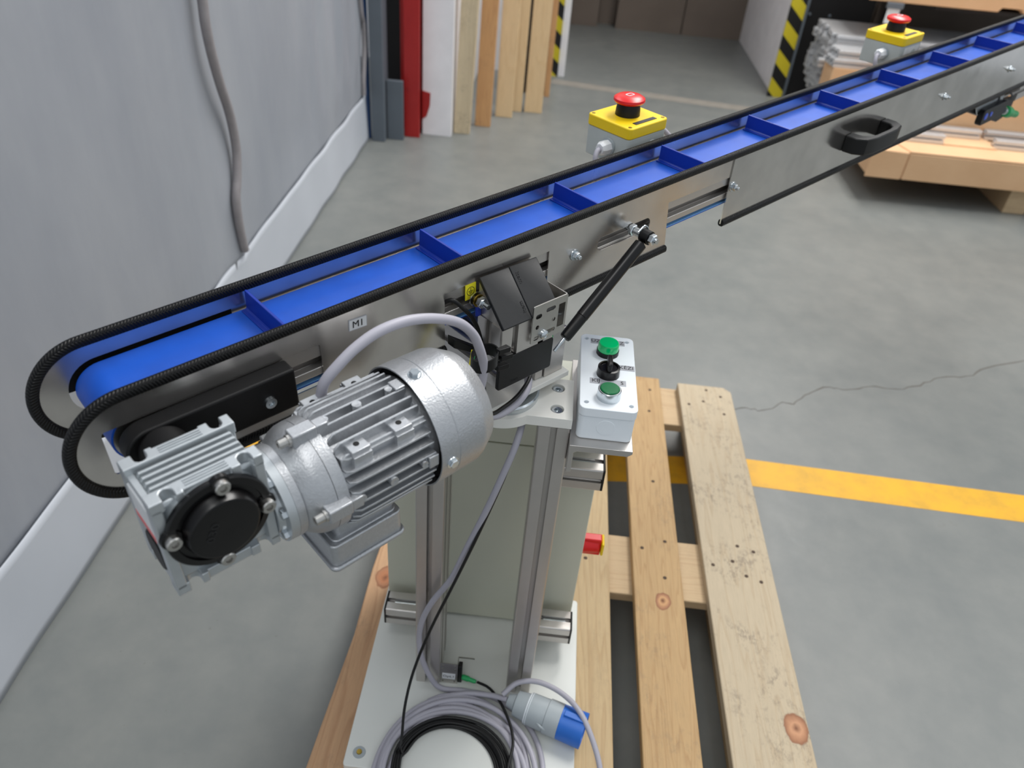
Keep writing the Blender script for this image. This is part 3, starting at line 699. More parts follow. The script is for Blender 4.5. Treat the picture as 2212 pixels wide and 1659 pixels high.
for k in range(2):
    c0 = part('cover', MB().prism([(0.0, 0.0), (0.0, -0.0045), (0.002, -0.006), (0.0585, 0.0008), (0.0585, 0.0035), (0.0, 0.0035)] if False else rrect(-0.0015, 0.0585, -0.0012, 0.0036, 0.001, 2), (k * 0.0403 - 0.0002, 0.0006, 0.0800), e, nn, X, 0.0396), 'cap', wdg, 0.001, label='black sloping cover with moulded lettering')
    part('lettering', text_mb('item', 0.0075, Vector((0.0060 + 0.0403, 0.0006, 0.08)) + e * 0.044 + nn * 0.0037 if k else Vector((0.0345, 0.0006, 0.08)) + e * 0.014 + nn * 0.0037, -e if k else e, X if k else -X, nn, 0.0003), 'ink', c0)
part('lettering', text_mb('item', 0.006, (0.024, -0.00005, 0.006), X, Z, -Y, 0.0002), 'ink', lp_)
sbk = thing('perforated_bracket', 'bent stainless bracket with slots screwed to the swivel block', 'bracket', (0.066, -0.003, 0.046), G)
def slot(cx, cz, w, h):
    return rrect(cx - w / 2, cx + w / 2, cz - h / 2, cz + h / 2, h / 2 * 0.98, 4)
part('slotted_plate', MB().holed([rrect(0.0405, 0.0915, 0.0470, 0.0945, 0.002), slot(0.0490, 0.0805, 0.009, 0.0055), slot(0.0665, 0.0840, 0.014, 0.0055), circ(0.0483, 0.0668, 0.0026, 14), circ(0.0724, 0.0688, 0.0026, 14), slot(0.0480, 0.0530, 0.008, 0.005), slot(0.0690, 0.0555, 0.014, 0.005), rrect(0.0785, 0.0885, 0.0560, 0.0855, 0.0008, 2)], (0, -0.0032, 0), X, Z, Y, 0.0015), 'steel', sbk)
part('side_arm', MB().box(0.0900, 0.0915, -0.0017, 0.043, 0.0470, 0.0945), 'steel', sbk, 0.0004)
part('screw', MB().lathe([(0, 0.0058), (0.003, 0.0052), (0.0045, 0.003), (0.0048, 0.0)], (0.0582, -0.0032, 0.0550), -Y, 20), 'zinc', sbk)
part('nut', MB().hexhead((0.084, 0.012, 0.058), Z, 0.005, 0.004), 'zinc', sbk)
solo('sensor_connector', MB().box(0.0803, 0.0835, 0.004, 0.010, 0.012, 0.044), 'green', 'narrow green connector strip beside the black cap of the swivel block', 'connector', frame=G, org=(0.082, 0.007, 0.012), bev=0.0005)

# ---------------------------------------------------------------- cables
def cable(name, pts, r, mat, label, n=8, seg=12, cat='cable'):
    p = spline(pts, n)
    return solo(name, MB().tube(p, r, seg), mat, label, cat, smooth=80, org=(p[0].x, p[0].y, min(q.z for q in p) - r))
def FW(u, w, v): return F @ Vector((u, -w, v))
def GW(x, y, z): return G @ Vector((x, y, z))
cable('motor_cable', [FW(-0.216, 0.050, 0.090), FW(-0.212, 0.054, 0.108), FW(-0.2088, 0.058, 0.1247), FW(-0.1956, 0.06, 0.1375), FW(-0.1765, 0.06, 0.148), FW(-0.1529, 0.06, 0.1544), FW(-0.1241, 0.06, 0.1529), FW(-0.0939, 0.06, 0.1429), FW(-0.0673, 0.06, 0.1272), FW(-0.0502, 0.06, 0.1077), FW(-0.041, 0.06, 0.0871), GW(-0.034, -0.012, 0.058), GW(-0.033, -0.010, 0.036), GW(-0.036, -0.008, 0.012), GW(-0.030, -0.004, -0.010), GW(-0.010, 0.000, -0.030), GW(0.014, 0.006, -0.042), GW(0.045, 0.012, -0.044), GW(0.072, 0.024, -0.040), GW(0.085, 0.045, -0.034), GW(0.082, 0.068, -0.034)], 0.0048, 'greycable', 'thick grey motor cable arching from the motor to the swivel block')
cable('signal_cable', [FW(-0.036, -0.004, 0.104), FW(-0.031, 0.006, 0.110), FW(-0.0212, 0.012, 0.0985), FW(-0.0087, 0.012, 0.0805), FW(-0.003, 0.016, 0.060), FW(-0.006, 0.028, 0.035), FW(-0.008, 0.030, 0.005), GW(-0.012, -0.002, -0.022), GW(0.015, 0.004, -0.032), GW(0.048, 0.012, -0.031), GW(0.078, 0.028, -0.024), GW(0.086, 0.058, -0.010)], 0.0024, 'blackcable', 'thin black cable coming out of the plate opening beside the earth bolt')
ew = thing('earth_wire', 'green and yellow earth wire behind the grey motor cable', 'wire', GW(-0.035, 0.006, -0.05))
part('insulation', MB().tube(spline([GW(-0.028, 0.012, 0.060), GW(-0.034, 0.008, 0.045), GW(-0.040, 0.004, 0.025), GW(-0.043, 0.004, 0.0), GW(-0.040, 0.008, -0.03), GW(-0.02, 0.03, -0.05)], 8), 0.0021, 10), 'earth1', ew, smooth=80)
part('green_stripe', MB().tube(spline([GW(-0.0268, 0.0108, 0.060), GW(-0.0328, 0.0068, 0.045), GW(-0.0388, 0.0028, 0.025), GW(-0.0418, 0.0028, 0.0)], 8), 0.0013, 8), 'green', ew, smooth=80)
vs = thing('velcro_strap', 'black hook-and-loop strap binding the cables beside the swivel block', 'strap', GW(-0.025, -0.010, 0.03))
band = []
mb = MB(); ring = None
for i in range(33):
    a = 2 * math.pi * i / 32
    c = GW(-0.026, -0.004, 0.058); d = DH * math.cos(a) * 0.0135 - DF * math.sin(a) * 0.0125 + Z * (0.003 * math.cos(a))
    r_ = [mb.bm.verts.new(c + d * s + Z * h) for s, h in ((1, -0.007), (1.1, -0.007), (1.1, 0.007), (1, 0.007))]
    if ring:
        for k in range(4): mb.face([ring[k], ring[(k + 1) % 4], r_[(k + 1) % 4], r_[k]])
    ring = r_
part('band', mb, 'blackpla', vs)
for dz, dx in ((0.066, 0.0), (0.056, 0.004), (0.045, 0.0)):
    c = GW(-0.008 + dx, -0.012, dz)
    part('clip_tooth', MB().hexa([c + DH * a + DF * b + Z * h for h in (-0.003, 0.003) for a, b in ((-0.008, -0.003), (0.006, -0.003), (0.007, 0.004), (-0.007, 0.002))]), 'blackpla', vs, 0.0005)
cable('supply_cable', [(-0.150, -0.302, 0.7575), (-0.143, -0.318, 0.750), (-0.148, -0.345, 0.728), (-0.161, -0.36, 0.685), (-0.178, -0.365, 0.624), (-0.199, -0.365, 0.552), (-0.220, -0.362, 0.476), (-0.246, -0.358, 0.416), (-0.261, -0.356, 0.368), (-0.2675, -0.3535, 0.318), (-0.2645, -0.3525, 0.265), (-0.252, -0.352, 0.215), (-0.232, -0.353, 0.1795), (-0.19, -0.352, 0.1766), (-0.140, -0.358, 0.1766), (-0.09, -0.39, 0.1766), (-0.06, -0.44, 0.1766), (-0.055, -0.50, 0.1766), (-0.08, -0.56, 0.1766)], 0.0045, 'greycable', 'long grey cable running down in front of the left post')
# grey power lead: several loops on the base plate, then to the blue plug
pts = []
loops = [(-0.176, -0.500, 0.136, 0.148), (-0.203, -0.494, 0.094, 0.099), (-0.190, -0.490, 0.114, 0.119), (-0.204, -0.492, 0.097, 0.096), (-0.170, -0.504, 0.116, 0.114), (-0.196, -0.490, 0.104, 0.108)]
for li, (cx, cy, rx, ry) in enumerate(loops):
    nx_ = loops[(li + 1) % len(loops)]
    for k in range(16):
        t_ = k / 16; a = math.radians(200 - 360 * t_)
        ccx = cx + (nx_[0] - cx) * t_; ccy = cy + (nx_[1] - cy) * t_; rrx = rx + (nx_[2] - rx) * t_; rry = ry + (nx_[3] - ry) * t_
        pts.append((ccx + rrx * math.cos(a), ccy + rry * math.sin(a), ZB + 0.0052 + 0.0070 * ((li % 2) * 0.9 + 0.5 * abs(math.sin(li * 1.7 + t_ * 5)))))
cable('power_lead', [(-0.119, -0.373, ZB + 0.030), (-0.150, -0.363, ZB + 0.02), (-0.2, -0.362, ZB + 0.010), (-0.26, -0.395, ZB + 0.006)] + pts, 0.0044, 'greycable', 'grey power lead coiled in wide loops on the white base plate', 4)
cable('power_lead_end', [(-0.128, -0.369, ZB + 0.036), (-0.105, -0.352, ZB + 0.048), (-0.070, -0.352, ZB + 0.056), (-0.03, -0.372, ZB + 0.060), (0.0, -0.405, ZB + 0.060), (0.026, -0.45, ZB + 0.035), (0.036, -0.49, ZB + 0.012), (0.036, -0.54, ZT + 0.005), (0.0, -0.60, ZT + 0.005)], 0.0044, 'greycable', 'loose grey cable end arching over the blue plug to the lower edge')
pts = []
for li in range(10):
    for k in range(16):
        a = math.radians(160 - 360 * k / 16)
        if li == 9 and k > 8: break
        r_ = 0.0755 + 0.0028 * (li % 5) + 0.0012 * math.sin(k * 0.8 + li)
        pts.append((-0.199 + r_ * math.cos(a) + (0.008 if math.cos(a) > 0 and li > 4 else 0.0), -0.492 + r_ * math.sin(a), ZB + 0.003 + 0.0042 * (li // 3) + 0.001 * math.sin(k)))
cable('sensor_lead', [(-0.158, -0.300, 0.7575), (-0.146, -0.320, 0.742), (-0.154, -0.35, 0.696), (-0.182, -0.368, 0.596), (-0.215, -0.375, 0.481), (-0.246, -0.38, 0.376), (-0.268, -0.40, 0.294), (-0.276, -0.43, 0.245), (-0.276, -0.455, 0.205), (-0.276, -0.47, 0.195)] + pts + [(-0.108, -0.475, ZB + 0.022), (-0.104, -0.445, ZB + 0.025), (-0.110, -0.415, ZB + 0.024), (-0.128, -0.378, ZB + 0.022), (-0.150, -0.350, ZB + 0.018), (-0.172, -0.3385, ZB + 0.014)], 0.0023, 'blackcable', 'thin black sensor lead hanging from the head and coiled on the base plate', 4, 10)
pg = thing('power_plug', 'grey and blue industrial power plug lying on the base plate', 'plug', (-0.05, -0.39, ZB))
p0 = Vector((-0.118, -0.3725, ZB + 0.0285)); ax = Vector((0.130, -0.040, 0.0)).normalized()
part('body', MB().lathe([(0, 0.010), (0.012, 0.0135), (0.014, 0.020), (0.035, 0.023), (0.036, 0.0255), (0.066, 0.026), (0.067, 0.0275), (0.090, 0.0278)], p0, ax, 32), 'plug', pg)
part('ring', MB().lathe([(0.034, 0.0245), (0.0385, 0.0258)], p0, ax, 32), 'greyplas', pg)
part('sleeve', MB().lathe([(0.0901, 0.0272), (0.130, 0.0282), (0.130, 0.0255), (0.10, 0.0250), (0.10, 0.0)], p0, ax, 32), 'blue', pg, label='blue contact sleeve')
sdv = Vector((ax.y, -ax.x, 0)) * -1
part('keyway', MB().hexa([p0 + ax * a_ + sdv * b_ + Z * h_ for h_ in (0.024, 0.0305) for a_, b_ in ((0.094, -0.005), (0.129, -0.005), (0.129, 0.005), (0.094, 0.005))]), 'blue', pg, 0.001)
part('latch', MB().tube(spline([p0 + ax * 0.05 + Vector((0, -0.024, 0.008)), p0 + ax * 0.056 + Vector((0, -0.028, 0.010)), p0 + ax * 0.064 + Vector((0, -0.027, 0.004))], 4), 0.002, 8), 'plug', pg)
# optical sensor on the base plate
os_ = thing('optical_sensor', 'small steel sensor bracket with green connector beside the left post', 'sensor', (-0.216, -0.33, ZB))
H_ = 0.056
holes = [circ(x_, z_, 0.0018, 10) for x_ in (-0.2305, -0.2105) for z_ in (0.051, 0.041, 0.006)]
part('slotted_plate', MB().holed([rrect(-0.2350, -0.206, 0.0, H_, 0.001, 2)] + holes, (0, -0.338, ZB + 0.0003), X, Z, Y, 0.0012), 'steel', os_)
part('side_plate', MB().box(-0.2072, -0.206, -0.3367, -0.322, ZB + 0.0003, ZB + H_), 'steel', os_)
part('tab', MB().box(-0.206, -0.180, -0.3235, -0.322, ZB + H_ - 0.002, ZB + H_), 'steel', os_)
part('body', MB().box(-0.2055, -0.199, -0.335, -0.324, ZB + 0.0003, ZB + 0.046), 'blackpla', os_, 0.001)
part('label', MB().box(-0.2315, -0.2095, -0.3384, -0.3381, ZB + 0.013, ZB + 0.029), 'label', os_)
part('lettering', text_mb('Opt.1', 0.0085, (-0.2205, -0.3385, ZB + 0.021), X, Z, -Y, 0.0001), 'ink', os_)
part('connector', MB().lathe([(0, 0.004), (0.003, 0.0048), (0.012, 0.0048), (0.013, 0.0038), (0.022, 0.0036), (0.026, 0.0028)], (-0.199, -0.330, ZB + 0.011), Vector((1, -0.3, 0.05)), 16), 'green', os_)
# ---------------------------------------------------------------- belt conveyor (frame F: x along, y away, z square to belt)
UE = 2.45                         # far end of the conveyor, beyond the picture
cv = thing('belt_conveyor', 'inclined blue flighted belt conveyor with stainless side plates', 'conveyor', (0.0, 0.045, 0.045), F)
ZT0, ZT1 = 0.047, 0.1475          # side plate lower and upper edge
CU, CVv, RR = -0.350, 0.0972, 0.0503
def endarc(a0, a1, n=18): return circ(CU, CVv, RR, n, a0, a1)
arc = endarc(90, 270, 22)         # from the top round the end to the bottom
near1 = arc + [(-0.037, ZT0), (-0.037, 0.1165), (0.1095, 0.1165), (0.1095, ZT0), (0.326, ZT0), (0.317, 0.1155), (0.462, 0.1155), (0.462, ZT1)]
slot1 = rrect(-0.372, -0.179, 0.0735, 0.1182, 0.003, 3)
slot3 = rrect(0.190, 0.285, 0.0880, 0.1062, 0.0088, 5)
YX, YZ = X, Z
part('side_plate', MB().holed([near1, slot1, slot3], (0, 0.0, 0), X, Z, Y, 0.0015), 'inox', cv, label='brushed stainless near side plate with cut-outs')
part('side_plate', MB().holed([[(0.4462, ZT0), (UE, ZT0), (UE, ZT1), (0.4462, ZT1)]], (0, -0.0016, 0), X, Z, Y, 0.0015), 'inox2', cv, label='plain stainless near side plate beyond the joint')
hole2 = circ(-0.343, 0.0985, 0.0282, 20, 90, 270) + [(-0.22, 0.0703), (-0.22, 0.1267)]
part('side_plate', MB().holed([arc + [(UE, ZT0), (UE, ZT1)], hole2], (0, 0.0885, 0), X, Z, Y, 0.0015), 'inox', cv, label='stainless far side plate')
SEC = [(0.0050 * math.copysign(abs(math.cos(a)) ** 0.75, math.cos(a)), 0.0045 * math.copysign(abs(math.sin(a)) ** 0.75, math.sin(a))) for a in [2 * math.pi * i / 20 for i in range(20)]]
def trim(path2d, y):
    P = []
    for i, (a, b) in enumerate(path2d):
        p, q = path2d[max(i - 1, 0)], path2d[min(i + 1, len(path2d) - 1)]
        d = Vector((q[0] - p[0], 0, q[1] - p[1])).normalized()
        nrm = Vector((d.z, 0, -d.x))
        P.append((Vector((a, y, b)), nrm, Y))
    return MB().sweep_uv(P, SEC)
def line(a, b, n=24): return [(a[0] + (b[0] - a[0]) * i / n, a[1] + (b[1] - a[1]) * i / n) for i in range(n + 1)]
loop_top = line((UE, ZT1 - 0.0016), (CU, ZT1 - 0.0016), 60) + [(CU + (RR - 0.0016) * math.cos(math.radians(a)), CVv + (RR - 0.0016) * math.sin(math.radians(a))) for a in range(95, 270, 5)]
part('edge_trim', trim(loop_top + line((CU, ZT0 + 0.001), (-0.037, ZT0 + 0.001), 8), 0.0007), 'trim', cv, smooth=80, label='black herringbone edge trim round the near plate')
part('edge_trim', trim(loop_top + line((CU, ZT0 + 0.001), (UE, ZT0 + 0.001), 30), 0.0893), 'trim', cv, smooth=80, label='black herringbone edge trim round the far plate')
part('edge_trim', trim(line((0.111, ZT0 + 0.001), (0.326, ZT0 + 0.001), 6), 0.0007), 'trim', cv, smooth=80, label='short black trim under the near plate')
part('edge_trim', trim(line((0.4475, ZT0 + 0.001), (UE, ZT0 + 0.001), 30), -0.0009), 'trim', cv, smooth=80, label='long black trim under the far section of the near plate')
# frame profile with side grooves
pr = [(0.0022, 0.0835), (0.0022, 0.0915), (0.010, 0.0915), (0.012, 0.0885), (0.014, 0.0885), (0.014, 0.1075), (0.012, 0.1075), (0.010, 0.1035), (0.0022, 0.1035), (0.0022, 0.118), (0.0045, 0.1205), (0.0855, 0.1205), (0.0875, 0.118), (0.0875, 0.078), (0.086, 0.0785), (0.014, 0.0785), (0.014, 0.082), (0.004, 0.082)]
part('frame_profile', MB().prism(pr, (-0.318, 0, 0), Y, Z, X, UE - 0.01 + 0.318), 'alu', cv, 0.0006)
# endless belt
UD, VD, RD = -0.342, 0.0992, 0.0246
UD2 = UE - 0.05
outer = [(UD + RD * math.cos(math.radians(a)), VD + RD * math.sin(math.radians(a))) for a in range(90, 271, 9)] + [(UD2 + RD * math.cos(math.radians(a)), VD + RD * math.sin(math.radians(a))) for a in range(-90, 91, 9)]
inner = [(UD + (RD - 0.0016) * math.cos(math.radians(a)), VD + (RD - 0.0016) * math.sin(math.radians(a))) for a in range(90, 271, 9)] + [(UD2 + (RD - 0.0016) * math.cos(math.radians(a)), VD + (RD - 0.0016) * math.sin(math.radians(a))) for a in range(-90, 91, 9)]
mb = MB(); n_ = len(outer); ringsv = []
for (lp, yy) in ((outer, 0.0045), (outer, 0.0850), (inner, 0.0850), (inner, 0.0045)): ringsv.append([mb.bm.verts.new((a, yy, b)) for a, b in lp])
for k in range(4):
    A_, B_ = ringsv[k], ringsv[(k + 1) % 4]
    for i in range(n_): mb.face([A_[i], A_[(i + 1) % n_], B_[(i + 1) % n_], B_[i]])
part('belt', mb, 'belt', cv, smooth=40)
part('belt_fabric', MB().box(-0.30, UE - 0.08, 0.0042, 0.0848, 0.0763, 0.0772), 'lightblue', cv, label='light blue woven inside of the return belt')
fm = None
for k in range(13):
    u = -0.2065 + 0.2003 * k
    if fm is None:
        mb = MB().prism([(-0.0065, 0.0), (0.0035, 0.0), (0.0026, 0.0208), (0.0012, 0.0212), (-0.0002, 0.0208), (-0.0012, 0.0030), (-0.0025, 0.0016), (-0.0065, 0.0014)], (0, 0.007, 0), X, Z, Y, 0.0755)
        o = part('flight', mb, 'flight', cv, 0.0004); fm = o.data
        fm.transform(Matrix.Translation(ORG[cv.name]))
    else:
        o = bpy.data.objects.new('flight', fm); C.objects.link(o); o.parent = cv; addbev(o, 0.0004)
    o.location = Vector((u, 0, VD + RD)) - ORG[cv.name]
part('drum', MB().cyl((UD, 0.004, VD), (UD, 0.084, VD), RD - 0.0017, 40), 'steel', cv)
part('shade_plate', MB().prism([(-0.3725, 0.100), (-0.21, 0.0925), (-0.21, 0.134), (-0.35, 0.134), (-0.3725, 0.122)], (0, 0.0902, 0), X, Z, Y, 0.006), 'blackpow', cv, 0.001, label='black plate added as shade behind the hole in the far side plate')  # added black plate stands in for shade in the upper drum hole
# drive bracket, black
gpts = circ(-0.343, 0.0982, 0.0205, 14, 90, 270)
part('drive_bracket', MB().prism(gpts + [(-0.2155, 0.0777), (-0.2155, 0.1187)], (0, -0.0004, 0), X, Z, -Y, 0.0185), 'blackpow', cv, 0.0022, 3)
dbs = part('bracket_screw', MB().lathe([(0, 0.0058), (0.003, 0.0052), (0.003, 0.0028), (0.0012, 0.0025), (0.0012, 0)], (-0.2425, -0.0189, 0.0955), -Y, 20), 'zinc', cv)
def bolt(u, v, y=-0.0002, r=0.0062, shaft=True):
    b_ = part('bolt', MB().hexhead((u, y - 0.0016, v), -Y, r * 0.78, 0.0048), 'zinc', cv)
    part('washer', MB().lathe([(0, r * 1.15), (0.0014, r * 1.1), (0.0014, 0)], (u, y, v), -Y, 24), 'zinc', b_)
    part('thread', MB().lathe([(0, 0.0026), (0.0035, 0.0026), (0.0042, 0.002), (0.0042, 0)], (u, y - 0.0064, v), -Y, 12), 'zinc', b_)
bolt(0.1508, 0.0982); bolt(0.4550, 0.1005, -0.0018); bolt(1.1010, 0.1005, -0.0018); bolt(1.395, 0.1005, -0.0018); bolt(1.75, 0.1, -0.0018)
# M1 label
c_, s_ = math.cos(math.radians(-3)), math.sin(math.radians(-3))
lx, lz = Vector((c_, 0, s_)), Vector((-s_, 0, c_))
ml = part('label_plate', MB().prism(rrect(-0.0098, 0.0098, -0.0060, 0.0060, 0.0005, 2), Vector((-0.1388, -0.0001, 0.1245)), lx, lz, -Y, 0.0006), 'labelgrey', cv, label='small grey label reading M1')
part('label_face', MB().prism(rrect(-0.0091, 0.0091, -0.0053, 0.0053, 0.0004, 2), Vector((-0.1388, -0.0007, 0.1245)), lx, lz, -Y, 0.0001), 'label', ml)
part('lettering', text_mb('M1', 0.0100, (-0.1388, -0.0010, 0.1244), lx, lz, -Y, 0.0002), 'ink', ml)
# carrying handle
hp = [(0.750, 0.0), (0.751, 0.018), (0.762, 0.032), (0.785, 0.037), (0.848, 0.037), (0.871, 0.032), (0.882, 0.018), (0.883, 0.0), (0.862, 0.0), (0.861, 0.016), (0.852, 0.025), (0.838, 0.0275), (0.795, 0.0275), (0.781, 0.025), (0.772, 0.016), (0.771, 0.0)]
hb = part('handle', MB().prism(hp, (0, -0.0018, 0.0805), X, -Y, Z, 0.026), 'blackpla', cv, 0.002, label='black plastic carrying handle')
# earth label and terminal in the cut-out
yl = part('earth_label', MB().box(-0.0105, 0.0035, -0.0006, -0.0002, 0.0985, 0.1165), 'labelyellow', cv, label='yellow earth symbol label')
part('earth_symbol', MB().holed([circ(-0.0035, 0.1080, 0.0052, 28), circ(-0.0035, 0.1080, 0.0046, 28)], (0, -0.0007, 0), X, Z, -Y, 0.0001), 'ink', yl)
mb = MB()
for (x0, x1, z0, z1) in ((-0.0038, -0.0032, 0.1085, 0.1118), (-0.0068, -0.0002, 0.1079, 0.1085), (-0.0055, -0.0015, 0.1064, 0.1069), (-0.0045, -0.0025, 0.1051, 0.1056)): mb.box(x0, x1, -0.00085, -0.0007, z0, z1)
part('earth_symbol', mb, 'ink', yl)
eb = part('earth_bolt', MB().cyl((0.0, 0.002, 0.0995), (0.0, -0.026, 0.0995), 0.0030, 14), 'zinc', cv)
part('nut', MB().hexhead((0.0, -0.012, 0.0995), -Y, 0.0062, 0.006), 'zinc', eb)
part('washer', MB().cyl((0.0, -0.005, 0.0995), (0.0, -0.0065, 0.0995), 0.0085, 20), 'zinc', eb)
part('washer', MB().cyl((0.0, -0.009, 0.0995), (0.0, -0.0105, 0.0995), 0.0072, 20), 'brass', eb)
part('cable_lug', MB().box(-0.003, 0.004, -0.0105, -0.0065, 0.080, 0.0945), 'connblue', eb, 0.0015, label='blue crimped cable lug')
part('cover_flap', MB().prism([(-0.037, 0.070), (0.0, 0.040), (0.0, 0.032), (-0.037, 0.058)], (0, -0.004, 0), X, Z, -Y, 0.012), 'blackpla', cv, 0.001, label='dark plastic strip under the near plate')

# ---------------------------------------------------------------- gas spring
gs = thing('gas_spring', 'black gas spring between the side plate slot and the swivel head', 'gas spring', (0.11, -0.03, 0.0), F)
ga, gb = Vector((0.2480, -0.0255, 0.1010)), Vector((0.1190, -0.0290, 0.0125))
gd = (gb - ga).normalized(); gl_ = (gb - ga).length
part('body', MB().lathe([(0.010, 0.0045), (0.012, 0.0078), (0.0125, 0.0078), (gl_ * 0.80, 0.0078), (gl_ * 0.805, 0.0072)], ga, gd, 24), 'blackgloss', gs)
part('end_piece', MB().lathe([(gl_ * 0.805, 0.0074), (gl_, 0.0070), (gl_ + 0.002, 0.006)], ga, gd, 24), 'blackpla', gs)
part('rod_end', MB().lathe([(gl_ + 0.002, 0.0022), (gl_ + 0.022, 0.0022)], ga, gd, 12), 'zinc', gs)
part('eye', MB().cyl(ga + Vector((0, 0.006, 0)), ga + Vector((0, -0.006, 0)), 0.0085, 24), 'blackpla', gs)
pn = part('pivot_pin', MB().cyl((0.2480, 0.012, 0.1010), (0.2480, -0.042, 0.1010), 0.0036, 16), 'zinc', gs)
part('nut', MB().hexhead((0.2480, -0.0325, 0.1010), -Y, 0.0070, 0.006), 'zinc', pn)
part('nut', MB().hexhead((0.2480, -0.001, 0.1010), -Y, 0.0072, 0.006), 'zinc', pn)
part('spacer', MB().cyl((0.2480, -0.0075, 0.1010), (0.2480, -0.018, 0.1010), 0.0052, 18), 'zinc', pn)
part('spring_clip', MB().tube(spline([(0.2405, -0.018, 0.106), (0.250, -0.019, 0.112), (0.257, -0.020, 0.104), (0.252, -0.021, 0.092), (0.243, -0.022, 0.088)], 6), 0.0012, 8), 'zinc', pn)

# ---------------------------------------------------------------- gear motor
gm = thing('gear_motor', 'silver worm-gear motor with black cover mounted at the conveyor drive end', 'gear motor', (-0.25, -0.09, -0.018), F)
GU, GV, GW0, GW1 = -0.336, 0.0992, 0.0615, 0.1185
x0, x1, zt, zb = -0.3775, -0.2945, 0.1395, 0.0425
part('housing', MB().box(x0 + 0.004, x1 - 0.004, -0.1115, -0.0685, zb + 0.007, zt - 0.010), 'castgrey', gm, 0.003)
for yy in (-0.105, -0.098, -0.0915, -0.085, -0.0785):
    part('housing_rib', MB().prism([(x0 + 0.004, zt - 0.012), (x1 - 0.003, zt - 0.012), (x1 - 0.006, zt - 0.0035), (x0 + 0.008, zt - 0.0035)], (0, yy - 0.0014, 0), X, Z, Y, 0.0028), 'castgrey', gm, 0.0006)
def foot(yo, yi, z0, z1, flip):
    """mounting bar with two open bolt notches; yo outer edge, yi inner edge"""
    sgn = 1 if yi > yo else -1
    out = [(x0, yo), ]
    for nc in (-0.363, -0.3065):
        out += [(nc - 0.0047, yo), (nc - 0.0047, yo + sgn * 0.006)] + [(nc + 0.0047 * math.cos(math.radians(a)), yo + sgn * (0.006 + 0.0047 * math.sin(math.radians(a)))) for a in (150, 120, 90, 60, 30)] + [(nc + 0.0047, yo + sgn * 0.006), (nc + 0.0047, yo)]
        if nc < -0.35: out += [(nc + 0.010, yo), (nc + 0.010, yo + sgn * 0.002), (-0.3185, yo + sgn * 0.002), (-0.3185, yo)]
    out += [(x1, yo), (x1, yi), (x0, yi)]
    o = part('foot_bar', MB().prism(out, (0, 0, z0), X, Y, Z, z1 - z0), 'castgrey', gm, 0.0008)
    for k in range(3):
        yk = yo + (yi - yo) * (0.38 + 0.2 * k)
        part('rib_line', MB().box(-0.350, -0.3185, yk - 0.0006, yk + 0.0006, z1 - 0.0002 if not flip else z0 - 0.0008, z1 + 0.0008 if not flip else z0 + 0.0002), 'castgrey', o)
foot(-GW1, -0.1055, zt - 0.010, zt, False); foot(-GW0, -0.0745, zt - 0.010, zt, False)
foot(-GW1, -0.1055, zb, zb + 0.010, True); foot(-GW0, -0.0745, zb, zb + 0.010, True)
for xa, xb in ((x0, x0 + 0.008), (x1 - 0.008, x1)):
    part('side_web', MB().box(xa, xb, -GW1, -0.108, zb + 0.006, zt - 0.0068), 'castgrey', gm, 0.001)
    part('side_web', MB().box(xa, xb, -0.072, -GW0, zb + 0.006, zt - 0.0068), 'castgrey', gm, 0.001)
part('side_frame', MB().holed([rrect(-0.1120, -0.0685, zb + 0.004, zt - 0.006, 0.004, 3), circ(-0.090, 0.0695, 0.0175, 28)], (x0 + 0.006, 0, 0), Y, Z, -X, 0.005), 'castgrey', gm, 0.0008)
part('bearing_cover', MB().lathe([(0, 0.0172), (0.0042, 0.0172), (0.0052, 0.016), (0.0052, 0)], (x0 + 0.005, -0.090, 0.0695), -X, 32), 'blackpow', gm, label='dark round bearing cover')
npl = part('name_plate', MB().box(x0 - 0.0003, x0 + 0.0012, -0.1085, -0.0735, 0.0945, 0.127), 'label', gm, label='white name plate with a red band')
part('red_band', MB().box(x0 - 0.0005, x0 - 0.0003, -0.1085, -0.0735, 0.0945, 0.101), 'red', npl)
# output flanges and black cover
part('output_flange', MB().lathe([(0, 0.029), (0.008, 0.029), (0.010, 0.020), (0.046, 0.020), (0.0495, 0.019)], (GU, -0.0692, GV), Y, 40), 'blackpow', gm)
part('output_boss', MB().lathe([(0, 0.0385), (0.0065, 0.0385)], (GU, -0.1115, GV), -Y, 48), 'castgrey', gm)
cvr = part('output_cover', MB().lathe([(0, 0.0395), (0.0035, 0.0395), (0.0045, 0.0385), (0.0052, 0.0335), (0.0032, 0.0330), (0.0032, 0.0290), (0.0100, 0.0272), (0.0125, 0.0262), (0.0135, 0.0245), (0.0132, 0.004), (0.0128, 0.0)], (GU, -0.1181, GV), -Y, 64), 'blackgloss', gm, label='black dished output cover marked 030')
for ang in (80, 170, -7, 265):
    ca_, sa_ = math.cos(math.radians(ang)), math.sin(math.radians(ang))
    b_ = part('cover_bolt', MB().lathe([(0, 0.0058), (0.0052, 0.0058), (0.0062, 0.0050), (0.0062, 0.0027), (0.0035, 0.0024), (0.0035, 0)], (GU + 0.0352 * ca_, -0.1222, GV + 0.0352 * sa_), -Y, 24), 'steel', cvr)
    part('boss', MB().lathe([(0, 0.0082), (0.0035, 0.0076)], (GU + 0.0352 * ca_, -0.1195, GV + 0.0352 * sa_), -Y, 20), 'blackgloss', cvr)
tdir = Vector((math.cos(math.radians(112)), 0, math.sin(math.radians(112)))) ; tup = Vector((-tdir.z, 0, tdir.x))
tdir = Vector((math.cos(math.radians(63)), 0, math.sin(math.radians(63)))); tup = Vector((-tdir.z, 0, tdir.x))
part('lettering', text_mb('030', 0.0088, Vector((GU - 0.0095, -0.1315, GV + 0.003)), tdir, tup, -Y, 0.0004, cond=1.35), 'cap', cvr)

